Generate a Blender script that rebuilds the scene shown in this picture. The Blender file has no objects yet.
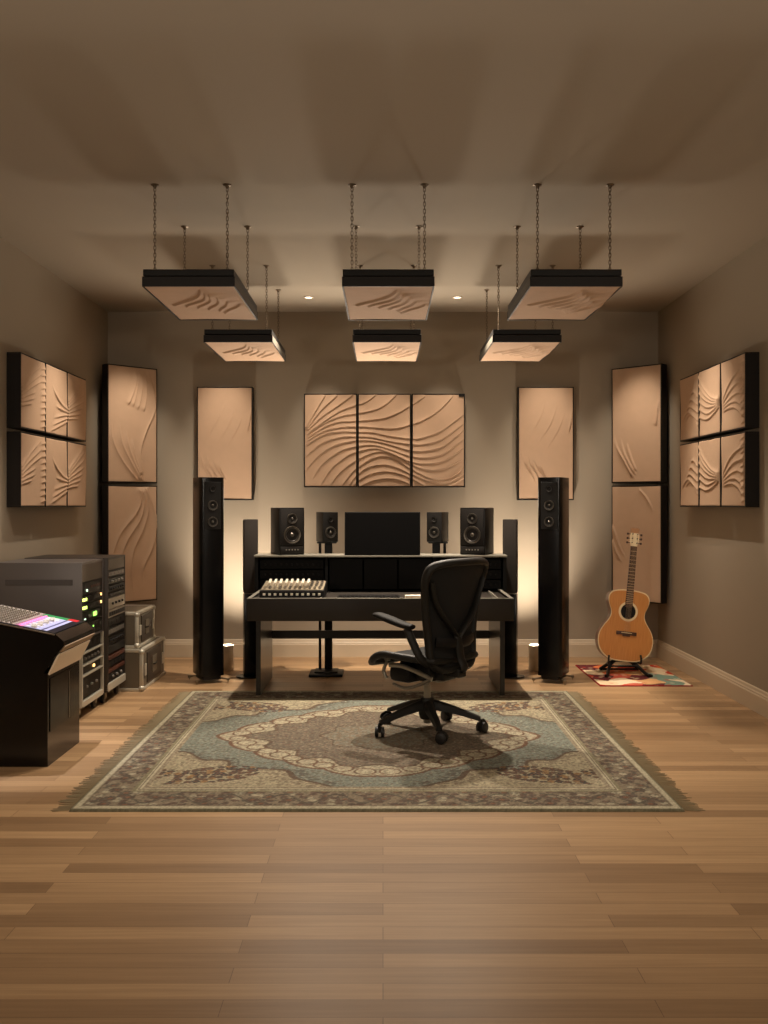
import bpy, bmesh, math, random
import numpy as np
from mathutils import Vector, Matrix
random.seed(7)
PI = math.pi
S = bpy.context.scene
COL = S.collection

# ------------------------------------------------------------------ materials
def lin(c):
    c = c / 255.0
    return c / 12.92 if c <= 0.04045 else ((c + 0.055) / 1.055) ** 2.4
def rgb(r, g, b): return (lin(r), lin(g), lin(b), 1.0)

def mat(name, col, rough=0.5, metal=0.0, emit=None, estr=0.0, coat=0.0, spec=0.5, bump=None, noise=None):
    m = bpy.data.materials.new(name); m.use_nodes = True
    nt = m.node_tree; b = nt.nodes['Principled BSDF']
    b.inputs['Base Color'].default_value = col
    b.inputs['Roughness'].default_value = rough
    b.inputs['Metallic'].default_value = metal
    b.inputs['Coat Weight'].default_value = coat
    b.inputs['Specular IOR Level'].default_value = spec
    if emit:
        b.inputs['Emission Color'].default_value = emit
        b.inputs['Emission Strength'].default_value = estr
    if bump or noise:
        tc = nt.nodes.new('ShaderNodeTexCoord')
    if noise:            # (scale, amount)
        n = nt.nodes.new('ShaderNodeTexNoise'); n.inputs['Scale'].default_value = noise[0]
        n.inputs['Detail'].default_value = 6
        nt.links.new(tc.outputs['Object'], n.inputs['Vector'])
        mx = nt.nodes.new('ShaderNodeMix'); mx.data_type = 'RGBA'
        k = noise[1]
        mx.inputs[6].default_value = (col[0]*(1-k), col[1]*(1-k), col[2]*(1-k), 1)
        mx.inputs[7].default_value = (min(1,col[0]*(1+k)), min(1,col[1]*(1+k)), min(1,col[2]*(1+k)), 1)
        nt.links.new(n.outputs['Fac'], mx.inputs[0]); nt.links.new(mx.outputs[2], b.inputs['Base Color'])
    if bump:             # (scale, strength)
        n2 = nt.nodes.new('ShaderNodeTexNoise'); n2.inputs['Scale'].default_value = bump[0]
        n2.inputs['Detail'].default_value = 3
        nt.links.new(tc.outputs['Object'], n2.inputs['Vector'])
        bp = nt.nodes.new('ShaderNodeBump'); bp.inputs['Strength'].default_value = bump[1]
        bp.inputs['Distance'].default_value = 0.004
        nt.links.new(n2.outputs['Fac'], bp.inputs['Height']); nt.links.new(bp.outputs['Normal'], b.inputs['Normal'])
    return m

def attr_mat(name, rough=0.9, bump=None, emis=0.0):
    m = bpy.data.materials.new(name); m.use_nodes = True
    nt = m.node_tree; b = nt.nodes['Principled BSDF']
    a = nt.nodes.new('ShaderNodeAttribute'); a.attribute_name = 'Col'
    nt.links.new(a.outputs['Color'], b.inputs['Base Color'])
    b.inputs['Roughness'].default_value = rough
    b.inputs['Specular IOR Level'].default_value = 0.2
    if emis:
        nt.links.new(a.outputs['Color'], b.inputs['Emission Color']); b.inputs['Emission Strength'].default_value = emis
    if bump:
        n2 = nt.nodes.new('ShaderNodeTexNoise'); n2.inputs['Scale'].default_value = bump[0]
        tc = nt.nodes.new('ShaderNodeTexCoord'); nt.links.new(tc.outputs['Object'], n2.inputs['Vector'])
        bp = nt.nodes.new('ShaderNodeBump'); bp.inputs['Strength'].default_value = bump[1]; bp.inputs['Distance'].default_value = 0.004
        nt.links.new(n2.outputs['Fac'], bp.inputs['Height']); nt.links.new(bp.outputs['Normal'], b.inputs['Normal'])
    return m

M = {}
M['wall'] = mat('wall_paint', rgb(160, 147, 129), 0.85, bump=(180, 0.08), spec=0.2)
M['ceil'] = mat('ceiling_paint', rgb(166, 154, 137), 0.8, spec=0.25)
M['trim'] = mat('trim_paint', rgb(204, 186, 160), 0.45)
M['fabric'] = mat('panel_fabric', rgb(200, 168, 140), 0.8, bump=(900, 0.25), noise=(14, 0.05), spec=0.25)
M['pframe'] = mat('panel_frame', rgb(24, 18, 14), 0.5, spec=0.3)
M['rail'] = mat('panel_side_rail', rgb(84, 78, 68), 0.6, bump=(300, 0.2))
M['black'] = mat('satin_black', rgb(17, 15, 13), 0.45, spec=0.3)
M['rackdark'] = mat('rack_dark_brown', rgb(52, 44, 37), 0.5)
M['blackpl'] = mat('black_plastic', rgb(20, 18, 16), 0.65, spec=0.2)
M['gloss'] = mat('gloss_black', rgb(10, 9, 9), 0.22, spec=0.35)
M['grille'] = mat('dark_grille_cloth', rgb(44, 37, 31), 0.8, bump=(600, 0.3))
M['desk'] = mat('desk_black', rgb(46, 41, 36), 0.5, spec=0.25, noise=(20, 0.06))
M['deskleg'] = mat('desk_leg_gloss', rgb(27, 23, 19), 0.28)
M['deskgrey'] = mat('desk_shelf_grey', rgb(142, 138, 126), 0.35)
M['hutch'] = mat('hutch_black', rgb(12, 11, 10), 0.6, spec=0.15)
M['metal'] = mat('brushed_steel', rgb(150, 140, 125), 0.35, 1.0)
M['chain'] = mat('dark_nickel_chain', rgb(120, 105, 88), 0.4, 0.9)
M['alu'] = mat('case_aluminium', rgb(196, 190, 174), 0.4, 0.4)
M['casepanel'] = mat('case_panel', rgb(104, 94, 78), 0.5, noise=(60, 0.08))
M['dish'] = mat('latch_dish_dark', rgb(52, 45, 38), 0.45, 0.3)
M['rackgrey'] = mat('rack_side_grey', rgb(104, 98, 96), 0.42, 0.25)
M['rackbrown'] = mat('rack_face_brown', rgb(84, 73, 60), 0.5)
M['gear'] = mat('gear_black', rgb(16, 14, 14), 0.5, spec=0.25)
M['geardark'] = mat('gear_charcoal', rgb(33, 30, 28), 0.5, spec=0.3)
M['gearsilver'] = mat('gear_silver', rgb(168, 160, 146), 0.4, 0.3)
M['gearred'] = mat('gear_rust_red', rgb(78, 40, 26), 0.5)
M['knobgrey'] = mat('knob_grey', rgb(120, 115, 108), 0.4)
M['white'] = mat('white_plastic', rgb(236, 228, 212), 0.4)
M['paper'] = mat('white_card', rgb(235, 215, 190), 0.6)
M['console'] = mat('console_gloss_black', rgb(12, 9, 7), 0.2, spec=0.4)
M['consolepan'] = mat('console_beige_panel', rgb(232, 212, 186), 0.45)
M['mesh'] = mat('chair_mesh', rgb(14, 13, 11), 0.85, bump=(500, 0.5))
M['chfr'] = mat('chair_frame_graphite', rgb(27, 25, 21), 0.5, spec=0.3)
M['chal'] = mat('chair_aluminium', rgb(150, 145, 134), 0.3, 0.8)
M['cone'] = mat('driver_cone', rgb(62, 58, 54), 0.3, 0.4)
M['ring'] = mat('driver_ring', rgb(110, 104, 95), 0.3, 0.8)
M['screen'] = mat('screen_off', rgb(6, 5, 5), 0.5, spec=0.12)
M['lampwhite'] = mat('lamp_white', rgb(226, 212, 188), 0.5)
M['lampglow'] = mat('lamp_diffuser', rgb(255, 240, 210), 0.5, emit=(1, .8, .55, 1), estr=6)
M['downglow'] = mat('downlight_glow', rgb(255, 240, 210), 0.5, emit=(1, .82, .6, 1), estr=5)
M['gtop'] = mat('guitar_spruce', rgb(206, 138, 72), 0.3, coat=0.4)
M['gside'] = mat('guitar_side', rgb(110, 62, 32), 0.3, coat=0.4)
M['gbind'] = mat('guitar_binding', rgb(236, 214, 170), 0.4)
M['gneck'] = mat('guitar_fretboard', rgb(70, 44, 30), 0.5)
M['ghead'] = mat('guitar_head_cream', rgb(240, 218, 178), 0.35)
M['gheadtop'] = mat('guitar_head_tan', rgb(176, 128, 88), 0.4)
M['ghole'] = mat('soundhole_dark', rgb(16, 12, 9), 0.9)
M['fret'] = mat('fret_nickel', rgb(215, 185, 150), 0.3, 0.5)
M['fringe'] = mat('rug_fringe', rgb(150, 135, 105), 0.9)
M['rubber'] = mat('caster_rubber', rgb(22, 21, 20), 0.45)
def led(n, c, s): return mat(n, (0.02, 0.02, 0.02, 1), 0.5, emit=c, estr=s)
M['ledg'] = led('led_green', (.35, 1, .12, 1), 2.5)
M['ledy'] = led('led_yellow', (.75, 1, .15, 1), 3)
M['ledo'] = led('led_amber', (1, .55, .18, 1), 3)
M['ledw'] = led('led_pale', (.75, 1, .7, 1), 1.8)
M['ledp'] = led('led_pink', (1, .25, .55, 1), 1.6)
M['ledr'] = led('led_red', (1, .08, .08, 1), 1.0)
M['rug'] = attr_mat('persian_rug_pile', 0.95, bump=(700, 0.5))
M['rug2'] = attr_mat('abstract_rug_pile', 0.9, bump=(500, 0.4))
M['surf'] = attr_mat('console_surface', 0.4)

# guitar top wood grain
def grain(m, sx, c1, c2):
    nt = m.node_tree; b = nt.nodes['Principled BSDF']
    tc = nt.nodes.new('ShaderNodeTexCoord'); mp = nt.nodes.new('ShaderNodeMapping'); mp.inputs['Scale'].default_value = sx
    n = nt.nodes.new('ShaderNodeTexNoise'); n.inputs['Scale'].default_value = 4; n.inputs['Detail'].default_value = 5
    cr = nt.nodes.new('ShaderNodeValToRGB'); cr.color_ramp.elements[0].position = .3; cr.color_ramp.elements[1].position = .7
    cr.color_ramp.elements[0].color = c1; cr.color_ramp.elements[1].color = c2
    nt.links.new(tc.outputs['Object'], mp.inputs['Vector']); nt.links.new(mp.outputs['Vector'], n.inputs['Vector'])
    nt.links.new(n.outputs['Fac'], cr.inputs['Fac']); nt.links.new(cr.outputs['Color'], b.inputs['Base Color'])
grain(M['gtop'], (60, 2, 2), rgb(196, 126, 62), rgb(214, 150, 84))

def floor_material():
    m = bpy.data.materials.new('oak_plank_floor'); m.use_nodes = True
    nt = m.node_tree; b = nt.nodes['Principled BSDF']; L = nt.links
    tc = nt.nodes.new('ShaderNodeTexCoord')
    br = nt.nodes.new('ShaderNodeTexBrick')
    br.offset = 0.37; br.offset_frequency = 2
    br.inputs['Scale'].default_value = 1.0
    br.inputs['Brick Width'].default_value = 1.15; br.inputs['Row Height'].default_value = 0.092
    br.inputs['Mortar Size'].default_value = 0.0011; br.inputs['Bias'].default_value = 0.0
    br.inputs['Color1'].default_value = rgb(156, 124, 90)
    br.inputs['Color2'].default_value = rgb(204, 168, 126)
    br.inputs['Mortar'].default_value = rgb(128, 98, 70)
    L.new(tc.outputs['Object'], br.inputs['Vector'])
    mp = nt.nodes.new('ShaderNodeMapping'); mp.inputs['Scale'].default_value = (0.9, 22, 1)
    L.new(tc.outputs['Object'], mp.inputs['Vector'])
    n = nt.nodes.new('ShaderNodeTexNoise'); n.inputs['Scale'].default_value = 2.2; n.inputs['Detail'].default_value = 8; n.inputs['Roughness'].default_value = .6
    L.new(mp.outputs['Vector'], n.inputs['Vector'])
    cr = nt.nodes.new('ShaderNodeValToRGB'); cr.color_ramp.elements[0].position = .25; cr.color_ramp.elements[1].position = .8
    cr.color_ramp.elements[0].color = (.62, .58, .54, 1); cr.color_ramp.elements[1].color = (1.0, 1.0, 1.0, 1)
    L.new(n.outputs['Fac'], cr.inputs['Fac'])
    mx = nt.nodes.new('ShaderNodeMix'); mx.data_type = 'RGBA'; mx.blend_type = 'MULTIPLY'; mx.inputs[0].default_value = 0.85
    L.new(br.outputs['Color'], mx.inputs[6]); L.new(cr.outputs['Color'], mx.inputs[7])
    L.new(mx.outputs[2], b.inputs['Base Color'])
    b.inputs['Roughness'].default_value = 0.38
    b.inputs['Specular IOR Level'].default_value = 0.4
    bp = nt.nodes.new('ShaderNodeBump'); bp.inputs['Strength'].default_value = .15; bp.inputs['Distance'].default_value = .002
    L.new(n.outputs['Fac'], bp.inputs['Height']); L.new(bp.outputs['Normal'], b.inputs['Normal'])
    return m
M['floor'] = floor_material()

# ------------------------------------------------------------------ helpers
def link(o, parent=None):
    COL.objects.link(o)
    if parent is not None: o.parent = parent
    return o
def thing(name, label, cat, loc=(0, 0, 0), rotz=0.0, group=None):
    o = bpy.data.objects.new(name, None); link(o)
    o.empty_display_size = 0.1
    o.location = loc; o.rotation_euler = (0, 0, rotz)
    o['label'] = label; o['category'] = cat
    if group: o['group'] = group
    return o
def tag(o, label, cat, group=None, kind=None):
    if label: o['label'] = label
    if cat: o['category'] = cat
    if group: o['group'] = group
    if kind: o['kind'] = kind
    return o
def obj(name, bm, m, parent=None, smooth=None, loc=None):
    """bmesh -> one mesh object. smooth: angle in degrees or None for flat"""
    bmesh.ops.recalc_face_normals(bm, faces=bm.faces)
    me = bpy.data.meshes.new(name)
    if smooth is not None:
        lim = math.radians(smooth)
        for f in bm.faces: f.smooth = True
        for e in bm.edges:
            if len(e.link_faces) == 2:
                if e.calc_face_angle(0) > lim: e.smooth = False
    bm.to_mesh(me); bm.free()
    if isinstance(m, (list, tuple)):
        for x in m: me.materials.append(x)
    else: me.materials.append(m)
    o = bpy.data.objects.new(name, me); link(o, parent)
    if loc: o.location = loc
    return o
def B(): return bmesh.new()
def box(bm, x0, x1, y0, y1, z0, z1, bev=0.0, mt=None, mi=0, seg=2):
    r = bmesh.ops.create_cube(bm, size=1.0)
    vs = r['verts']
    for v in vs:
        v.co = Vector(((x0+x1)/2 + v.co.x*(x1-x0), (y0+y1)/2 + v.co.y*(y1-y0), (z0+z1)/2 + v.co.z*(z1-z0)))
    fs = list({f for v in vs for f in v.link_faces})
    if bev > 0:
        es = list({e for v in vs for e in v.link_edges})
        rr = bmesh.ops.bevel(bm, geom=es, offset=bev, segments=seg, profile=0.5, affect='EDGES')
        fs = list({f for f in rr['faces']} | {f for f in fs if f.is_valid})
        vs = list({v for f in fs for v in f.verts})
    for f in fs: f.material_index = mi
    if mt is not None:
        for v in vs: v.co = mt @ v.co
    return vs
def cyl(bm, p0, p1, r0, r1=None, n=20, caps=True, mi=0):
    if r1 is None: r1 = r0
    p0 = Vector(p0); p1 = Vector(p1); d = (p1-p0); L = d.length
    q = d.to_track_quat('Z', 'Y').to_matrix().to_4x4()
    a = []; b = []
    for i in range(n):
        t = 2*PI*i/n; c = Vector((math.cos(t), math.sin(t), 0))
        a.append(bm.verts.new(p0 + q @ (c*r0))); b.append(bm.verts.new(p1 + q @ (c*r1)))
    fs = [bm.faces.new((a[i], a[(i+1) % n], b[(i+1) % n], b[i])) for i in range(n)]
    if caps: fs += [bm.faces.new(a[::-1]), bm.faces.new(b)]
    for f in fs: f.material_index = mi
    return a+b
def lathe(bm, prof, origin=(0, 0, 0), axis=(0, 0, 1), n=28, mi=0):
    """prof: list of (r, h) along axis"""
    o = Vector(origin); q = Vector(axis).to_track_quat('Z', 'Y').to_matrix()
    rings = []
    for r, h in prof:
        if r < 1e-6: rings.append([bm.verts.new(o + q @ Vector((0, 0, h)))])
        else: rings.append([bm.verts.new(o + q @ Vector((r*math.cos(2*PI*i/n), r*math.sin(2*PI*i/n), h))) for i in range(n)])
    for A, C in zip(rings[:-1], rings[1:]):
        for i in range(n):
            j = (i+1) % n
            if len(A) == 1 and len(C) == 1: continue
            if len(A) == 1: f = bm.faces.new((A[0], C[i], C[j]))
            elif len(C) == 1: f = bm.faces.new((A[i], A[j], C[0]))
            else: f = bm.faces.new((A[i], A[j], C[j], C[i]))
            f.material_index = mi
def tube(bm, pts, r, n=10, closed=False, rr=None, flat=None):
    """swept tube; rr: per-point radius; flat: (a,b) scale of section along (side, up)"""
    pts = [Vector(p) for p in pts]; N = len(pts); rings = []
    up = Vector((0, 0, 1)); prev = None
    for i, p in enumerate(pts):
        if closed: t = (pts[(i+1) % N] - pts[i-1]).normalized()
        else: t = (pts[min(i+1, N-1)] - pts[max(i-1, 0)]).normalized()
        if prev is None:
            a = up if abs(t.dot(up)) < .9 else Vector((0, 1, 0))
            s = t.cross(a).normalized()
        else:
            s = (prev - t*prev.dot(t)).normalized()
        prev = s; u = s.cross(t).normalized()
        R = rr[i] if rr else r
        fa, fb = flat if flat else (1, 1)
        rings.append([bm.verts.new(p + s*(R*fa*math.cos(2*PI*k/n)) + u*(R*fb*math.sin(2*PI*k/n))) for k in range(n)])
    M_ = N if closed else N-1
    for i in range(M_):
        A = rings[i]; C = rings[(i+1) % N]
        for k in range(n):
            bm.faces.new((A[k], A[(k+1) % n], C[(k+1) % n], C[k]))
    if not closed:
        bm.faces.new(rings[0][::-1]); bm.faces.new(rings[-1])
def prism(bm, poly, f0, f1, mi=0):
    """poly: list of 2-tuples, f0/f1 map (a,b)->Vector for the two ends"""
    a = [bm.verts.new(f0(p)) for p in poly]; b = [bm.verts.new(f1(p)) for p in poly]; n = len(poly)
    fs = [bm.faces.new((a[i], a[(i+1) % n], b[(i+1) % n], b[i])) for i in range(n)]
    fs += [bm.faces.new(a[::-1]), bm.faces.new(b)]
    for f in fs: f.material_index = mi
def catmull(pts, k=6, closed=False):
    P = [Vector(p) for p in pts]; N = len(P); out = []
    R = range(N) if closed else range(N-1)
    for i in R:
        if closed: a, b, c, d = P[i-1], P[i], P[(i+1) % N], P[(i+2) % N]
        else: a, b, c, d = P[max(i-1, 0)], P[i], P[i+1], P[min(i+2, N-1)]
        for j in range(k):
            t = j/k
            out.append(0.5*((2*b) + (c-a)*t + (2*a-5*b+4*c-d)*t*t + (3*b-a-3*c+d)*t*t*t))
    if not closed: out.append(P[-1])
    return out
def grid_mesh(name, X, Y, Z, m, parent=None, col=None, smooth=True):
    """numpy 2-D arrays -> quad grid mesh (optionally with colours)"""
    ny, nx = X.shape
    co = np.stack([X, Y, Z], -1).reshape(-1, 3)
    idx = np.arange(nx*ny).reshape(ny, nx)
    f = np.stack([idx[:-1, :-1], idx[:-1, 1:], idx[1:, 1:], idx[1:, :-1]], -1).reshape(-1, 4)
    me = bpy.data.meshes.new(name)
    me.vertices.add(len(co)); me.vertices.foreach_set('co', co.astype(np.float32).ravel())
    me.loops.add(f.size); me.loops.foreach_set('vertex_index', f.astype(np.int32).ravel())
    me.polygons.add(len(f)); me.polygons.foreach_set('loop_start', np.arange(0, f.size, 4, dtype=np.int32))
    me.polygons.foreach_set('loop_total', np.full(len(f), 4, dtype=np.int32))
    me.polygons.foreach_set('use_smooth', np.full(len(f), smooth, dtype=bool))
    me.update(calc_edges=True)
    if col is not None:
        a = me.color_attributes.new('Col', 'FLOAT_COLOR', 'POINT')
        c = np.concatenate([col.reshape(-1, 3), np.ones((len(co), 1))], 1)
        a.data.foreach_set('color', c.astype(np.float32).ravel())
    me.materials.append(m)
    o = bpy.data.objects.new(name, me); link(o, parent)
    return o
def copy_tree(o, parent=None):
    c = o.copy(); COL.objects.link(c)
    if parent is not None: c.parent = parent
    for ch in list(o.children): copy_tree(ch, c)
    return c

# ------------------------------------------------------------------ room
W = 2.395; YB = 8.70; H = 3.0; YF = -1.2
def struct(name, bm, m, smooth=None):
    o = obj(name, bm, m, None, smooth); o['kind'] = 'structure'; return o
b = B(); box(b, -W-.15, W+.15, YF-.15, YB+.15, -.12, 0); struct('floor', b, M['floor'])
b = B(); box(b, -W-.15, W+.15, YF-.15, YB+.15, H, H+.12); struct('ceiling', b, M['ceil'])
b = B(); box(b, -W-.15, W+.15, YB, YB+.15, 0, H); struct('wall_back', b, M['wall'])
b = B(); box(b, -W-.15, W+.15, YF-.15, YF, 0, H); struct('wall_front', b, M['wall'])
b = B(); box(b, -W-.15, -W, YF, YB, 0, H); struct('wall_left', b, M['wall'])
b = B(); box(b, W, W+.15, YF, YB, 0, H); struct('wall_right', b, M['wall'])
bbp = [(0, 0), (.020, 0), (.020, .108), (.016, .116), (.016, .124), (.011, .132), (.009, .146), (.004, .152), (0, .152)]
b = B(); prism(b, bbp, lambda p: Vector((-W, YB-p[0], p[1])), lambda p: Vector((W, YB-p[0], p[1]))); struct('baseboard_back', b, M['trim'])
b = B(); prism(b, bbp, lambda p: Vector((-W+p[0], YF, p[1])), lambda p: Vector((-W+p[0], YB-.02, p[1]))); struct('baseboard_left', b, M['trim'])
b = B(); prism(b, bbp, lambda p: Vector((W-p[0], YF, p[1])), lambda p: Vector((W-p[0], YB-.02, p[1]))); struct('baseboard_right', b, M['trim'])

# ------------------------------------------------------------------ relief panels
def crease_height(U, V, creases, w, h, A=0.014, Lr=0.045, edge=0.004):
    """overlapping drape: high on the left of each polyline's direction, sharp drop across it"""
    Hh = np.zeros_like(U)
    X = U*w; Y = V*h
    for cr in creases:
        pts = cr['p']; amp = cr.get('a', 1.0)*A; side = cr.get('s', 1); LL = cr.get('L', Lr)
        P = [(p.x, p.y) for p in catmull([(q[0]*w, q[1]*h, 0) for q in pts], 5)]
        best = np.full(U.shape, 1e9); sg = np.ones_like(U); tt = np.zeros_like(U)
        seglen = [math.hypot(P[i+1][0]-P[i][0], P[i+1][1]-P[i][1]) for i in range(len(P)-1)]
        tot = sum(seglen) + 1e-9; acc = 0
        for i in range(len(P)-1):
            ax, ay = P[i]; bx, by = P[i+1]; dx, dy = bx-ax, by-ay; l2 = dx*dx+dy*dy+1e-12
            t = np.clip(((X-ax)*dx+(Y-ay)*dy)/l2, 0, 1)
            qx = X-(ax+t*dx); qy = Y-(ay+t*dy); d = np.hypot(qx, qy)
            cs = dx*(Y-ay)-dy*(X-ax)
            mk = d < best
            best = np.where(mk, d, best); sg = np.where(mk, np.sign(cs), sg)
            tt = np.where(mk, (acc+t*seglen[i])/tot, tt); acc += seglen[i]
        f0, f1 = cr.get('f', (0.25, 0.25))
        tp = np.ones_like(U)
        if f0 > 0: tp = tp*np.clip(tt/f0, 0, 1)
        if f1 > 0: tp = tp*np.clip((1-tt)/f1, 0, 1)
        tp = tp*tp*(3-2*tp)
        sd = best*sg*side
        up = np.exp(-np.clip(sd-edge, 0, None)/LL)
        prof = np.where(sd > edge, up, np.where(sd > 0, sd/edge, 0))
        Hh += amp*tp*prof
    return Hh

def make_panel(name, label, cat, w, h, t, creases, group, A=0.014, Lr=0.045, cloud=False, und=0.004, res=0.0055, edge=0.004, mirror=False):
    root = thing(name, label, cat, group=group)
    fw = 0.009
    # frame: open box
    b = B()
    if cloud:
        box(b, -w/2, w/2, -t, -t+.052, h/2-fw, h/2, .0015); box(b, -w/2, w/2, -t, -t+.052, -h/2, -h/2+fw, .0015)
        box(b, -w/2, -w/2+.004, -t, -t+.006, -h/2+fw, h/2-fw); box(b, w/2-.004, w/2, -t, -t+.006, -h/2+fw, h/2-fw)
    else:
        box(b, -w/2, w/2, -t, 0, h/2-fw, h/2, .0015); box(b, -w/2, w/2, -t, 0, -h/2, -h/2+fw, .0015)
        box(b, -w/2, -w/2+fw, -t, 0, -h/2+fw, h/2-fw, .0015); box(b, w/2-fw, w/2, -t, 0, -h/2+fw, h/2-fw, .0015)
    obj('frame', b, M['pframe'], root)
    b = B(); 
    if cloud:
        box(b, -w/2+.004, w/2-.004, -t+.056, 0, -h/2+.003, h/2-.003, .003)
        obj('backing_tray', b, M['black'], root)
        for s in (-1, 1):
            b = B(); x0, x1 = (w/2-fw, w/2-.001) if s > 0 else (-w/2+.001, -w/2+fw)
            box(b, x0, x1, -t+.006, -t+.052, -h/2+fw, h/2-fw)
            obj('side_rail', b, M['rail'], root)
    else:
        box(b, -w/2+fw, w/2-fw, -.02, 0, -h/2+fw, h/2-fw)
        obj('backing_board', b, M['pframe'], root)
    iw, ih = w-2*fw, h-2*fw
    nx = int(iw/res)+1; ny = int(ih/res)+1
    u = np.linspace(0, 1, nx); v = np.linspace(0, 1, ny); U, V = np.meshgrid(u, v)
    Hh = crease_height(1-U if mirror else U, V, creases, w, h, A, Lr, edge)
    Hh += und*(np.sin(3.1*U+2.0*V+w*7)*np.cos(2.3*V-1.1*U)+0.5)
    X = -iw/2+U*iw; Z = -ih/2+V*ih; Y = -t+.004-Hh
    # skirt that wraps the fabric back into the frame
    def pad(Aq, lo, hi, ax):
        return np.concatenate([lo, Aq, hi], ax)
    Xp = np.pad(X, 1, mode='edge'); Zp = np.pad(Z, 1, mode='edge'); Yp = np.pad(Y, 1, mode='edge')
    Yp[0, :] = Yp[-1, :] = -t+.03; Yp[:, 0] = Yp[:, -1] = -t+.03
    grid_mesh('fabric_face', Xp, Yp, Zp, M['fabric'], root)
    return root

# crease sets (u to the right, v up)
def tri_map(lines, x0, x1, y0=62, y1=428, clip=True):
    out = []
    for ln in lines:
        p = [((x-x0)/(x1-x0), 1-(y-y0)/(y1-y0)) for x, y in ln]
        if max(q[0] for q in p) < -.02 or min(q[0] for q in p) > 1.02: continue
        out.append(dict(p=p, s=1, f=(.04, .04), a=1.0))
    return out
TRI = [
 [(58,200),(100,130),(140,66)], [(62,205),(120,130),(190,66)],
 [(66,208),(130,150),(190,110),(258,62)],
 [(68,218),(140,168),(205,128),(270,105),(310,90),(352,58)],
 [(60,228),(130,182),(200,152),(265,140),(340,125),(390,100),(436,58)],
 [(60,240),(140,192),(200,173),(265,170),(370,160),(430,140),(485,110),(550,66)],
 [(58,254),(130,212),(200,196),(270,192),(340,196),(420,200),(485,185),(550,160),(610,120),(665,62)],
 [(50,274),(130,226),(200,213),(265,214),(330,216),(400,230),(480,240),(520,240),(600,215),(650,182),(708,140)],
 [(50,322),(90,285),(130,256),(200,235),(265,232),(330,236),(400,251),(480,262),(530,264),(600,249),(650,218),(708,175)],
 [(50,378),(80,342),(120,302),(180,267),(265,249),(340,251),(410,267),(480,287),(540,290),(610,275),(660,242),(708,200)],
 [(85,405),(130,340),(200,291),(265,272),(330,266),(400,283),(485,311),(550,316),(620,300),(708,238)],
 [(118,430),(165,361),(220,316),(265,294),(340,280),(410,300),(490,334),(560,340),(630,325),(708,272)],
 [(158,432),(200,376),(265,328),(330,298),(380,294),(440,314),(490,345),(550,365),(620,360),(708,318)],
 [(205,434),(250,376),(290,342),(335,318),(380,311),(430,325),(490,364),(550,394),(600,404),(660,390),(708,348)],
 [(235,434),(262,395),(310,356),(380,345),(440,360),(490,384),(560,410),(640,414),(708,376)],
 [(250,434),(280,404),(330,380),(390,372),(450,384),(490,402),(545,432)],
 [(270,434),(340,406),(400,400),(450,408),(498,432)],
 [(640,432),(680,412),(708,392)],
]
b_t = 0.09
cx = [-.455, .0085, .474]
hx = [.2285, .2285, .2285]
gp = 'triptych wave panels on the back wall'
labs = ['left third of the wave-relief triptych, ridges fanning from its left edge',
        'middle third of the wave-relief triptych above the dark computer screen',
        'right third of the wave-relief triptych, bare smooth upper right corner']
ext = [(55, 265), (273, 485), (493, 703)]
for i in range(3):
    p = make_panel('relief_acoustic_panel', labs[i], 'acoustic panel', .457, .805, b_t, tri_map(TRI, *ext[i]), gp, A=.0125, Lr=.022, und=.002, edge=.004, res=.0045)
    p.location = (cx[i]+.003, YB-.001, 1.876)
    if i == 2:
        b = B(); box(b, .175, .2275, -.098, -.09, .375, .4015, .001); obj('maker_tag', b, M['black'], p)

def cmap(lines, x0, x1, y0, y1, **k):
    return [dict(p=[((x-x0)/(x1-x0), 1-(y-y0)/(y1-y0)) for x, y in ln], **k) for ln in lines]
# plain tall panels either side of the triptych
MID = cmap([[(68,232),(80,275),(104,312),(118,345)], [(88,235),(98,278),(122,312),(134,345)], [(106,250),(120,285),(140,315),(150,350)],
            [(128,270),(138,300),(156,330)], [(236,90),(232,130),(222,178)]], 58, 236, 24, 384, s=-1, f=(.5, .35), a=.9)
MID += cmap([[(80,210),(130,120),(150,60)], [(110,220),(165,140),(190,60)], [(140,240),(190,160),(215,90)]], 58, 236, 24, 384, s=1, f=(.5,.5), a=.35)
p = make_panel('tall_acoustic_panel', 'smooth tall fabric panel on the back wall, left of the triptych', 'acoustic panel', .48, .975, b_t, MID, 'tall plain panels on the back wall', A=.018, Lr=.022, edge=.004)
p.location = (-1.363, YB-.001, 1.85)
p = make_panel('tall_acoustic_panel', 'smooth tall fabric panel on the back wall, right of the triptych', 'acoustic panel', .48, .975, b_t, MID, 'tall plain panels on the back wall', A=.018, Lr=.022, edge=.004)
p.location = (1.403, YB-.001, 1.85)

# corner pairs
CU = cmap([[(520,92),(514,170),(486,250)], [(530,92),(522,180),(505,255)], [(541,92),(540,190),(524,265)], [(553,92),(560,190),(548,270)],
           [(565,92),(588,180),(592,260),(560,340),(538,420),(545,500),(552,548)],
           [(428,305),(426,370),(450,435),(490,495),(534,548)], [(456,310),(464,390),(498,465),(542,548)], [(480,335),(492,410),(518,480),(548,548)],
           [(506,370),(515,440),(542,520)]], 410, 598, 95, 545, s=-1, f=(.3, .12), a=1)
CL = cmap([[(525,556),(538,600),(522,660),(455,750),(424,850),(430,930)], [(533,556),(550,610),(535,690),(480,780),(460,870),(475,960)], [(542,556),(566,640),(550,720),(510,810),(500,900),(515,985)],
           [(552,556),(585,640),(597,720),(584,800),(550,880),(548,960)], [(562,556),(594,650),(600,740)]], 410, 598, 560, 1010, s=-1, f=(.05, .3), a=1)
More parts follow.
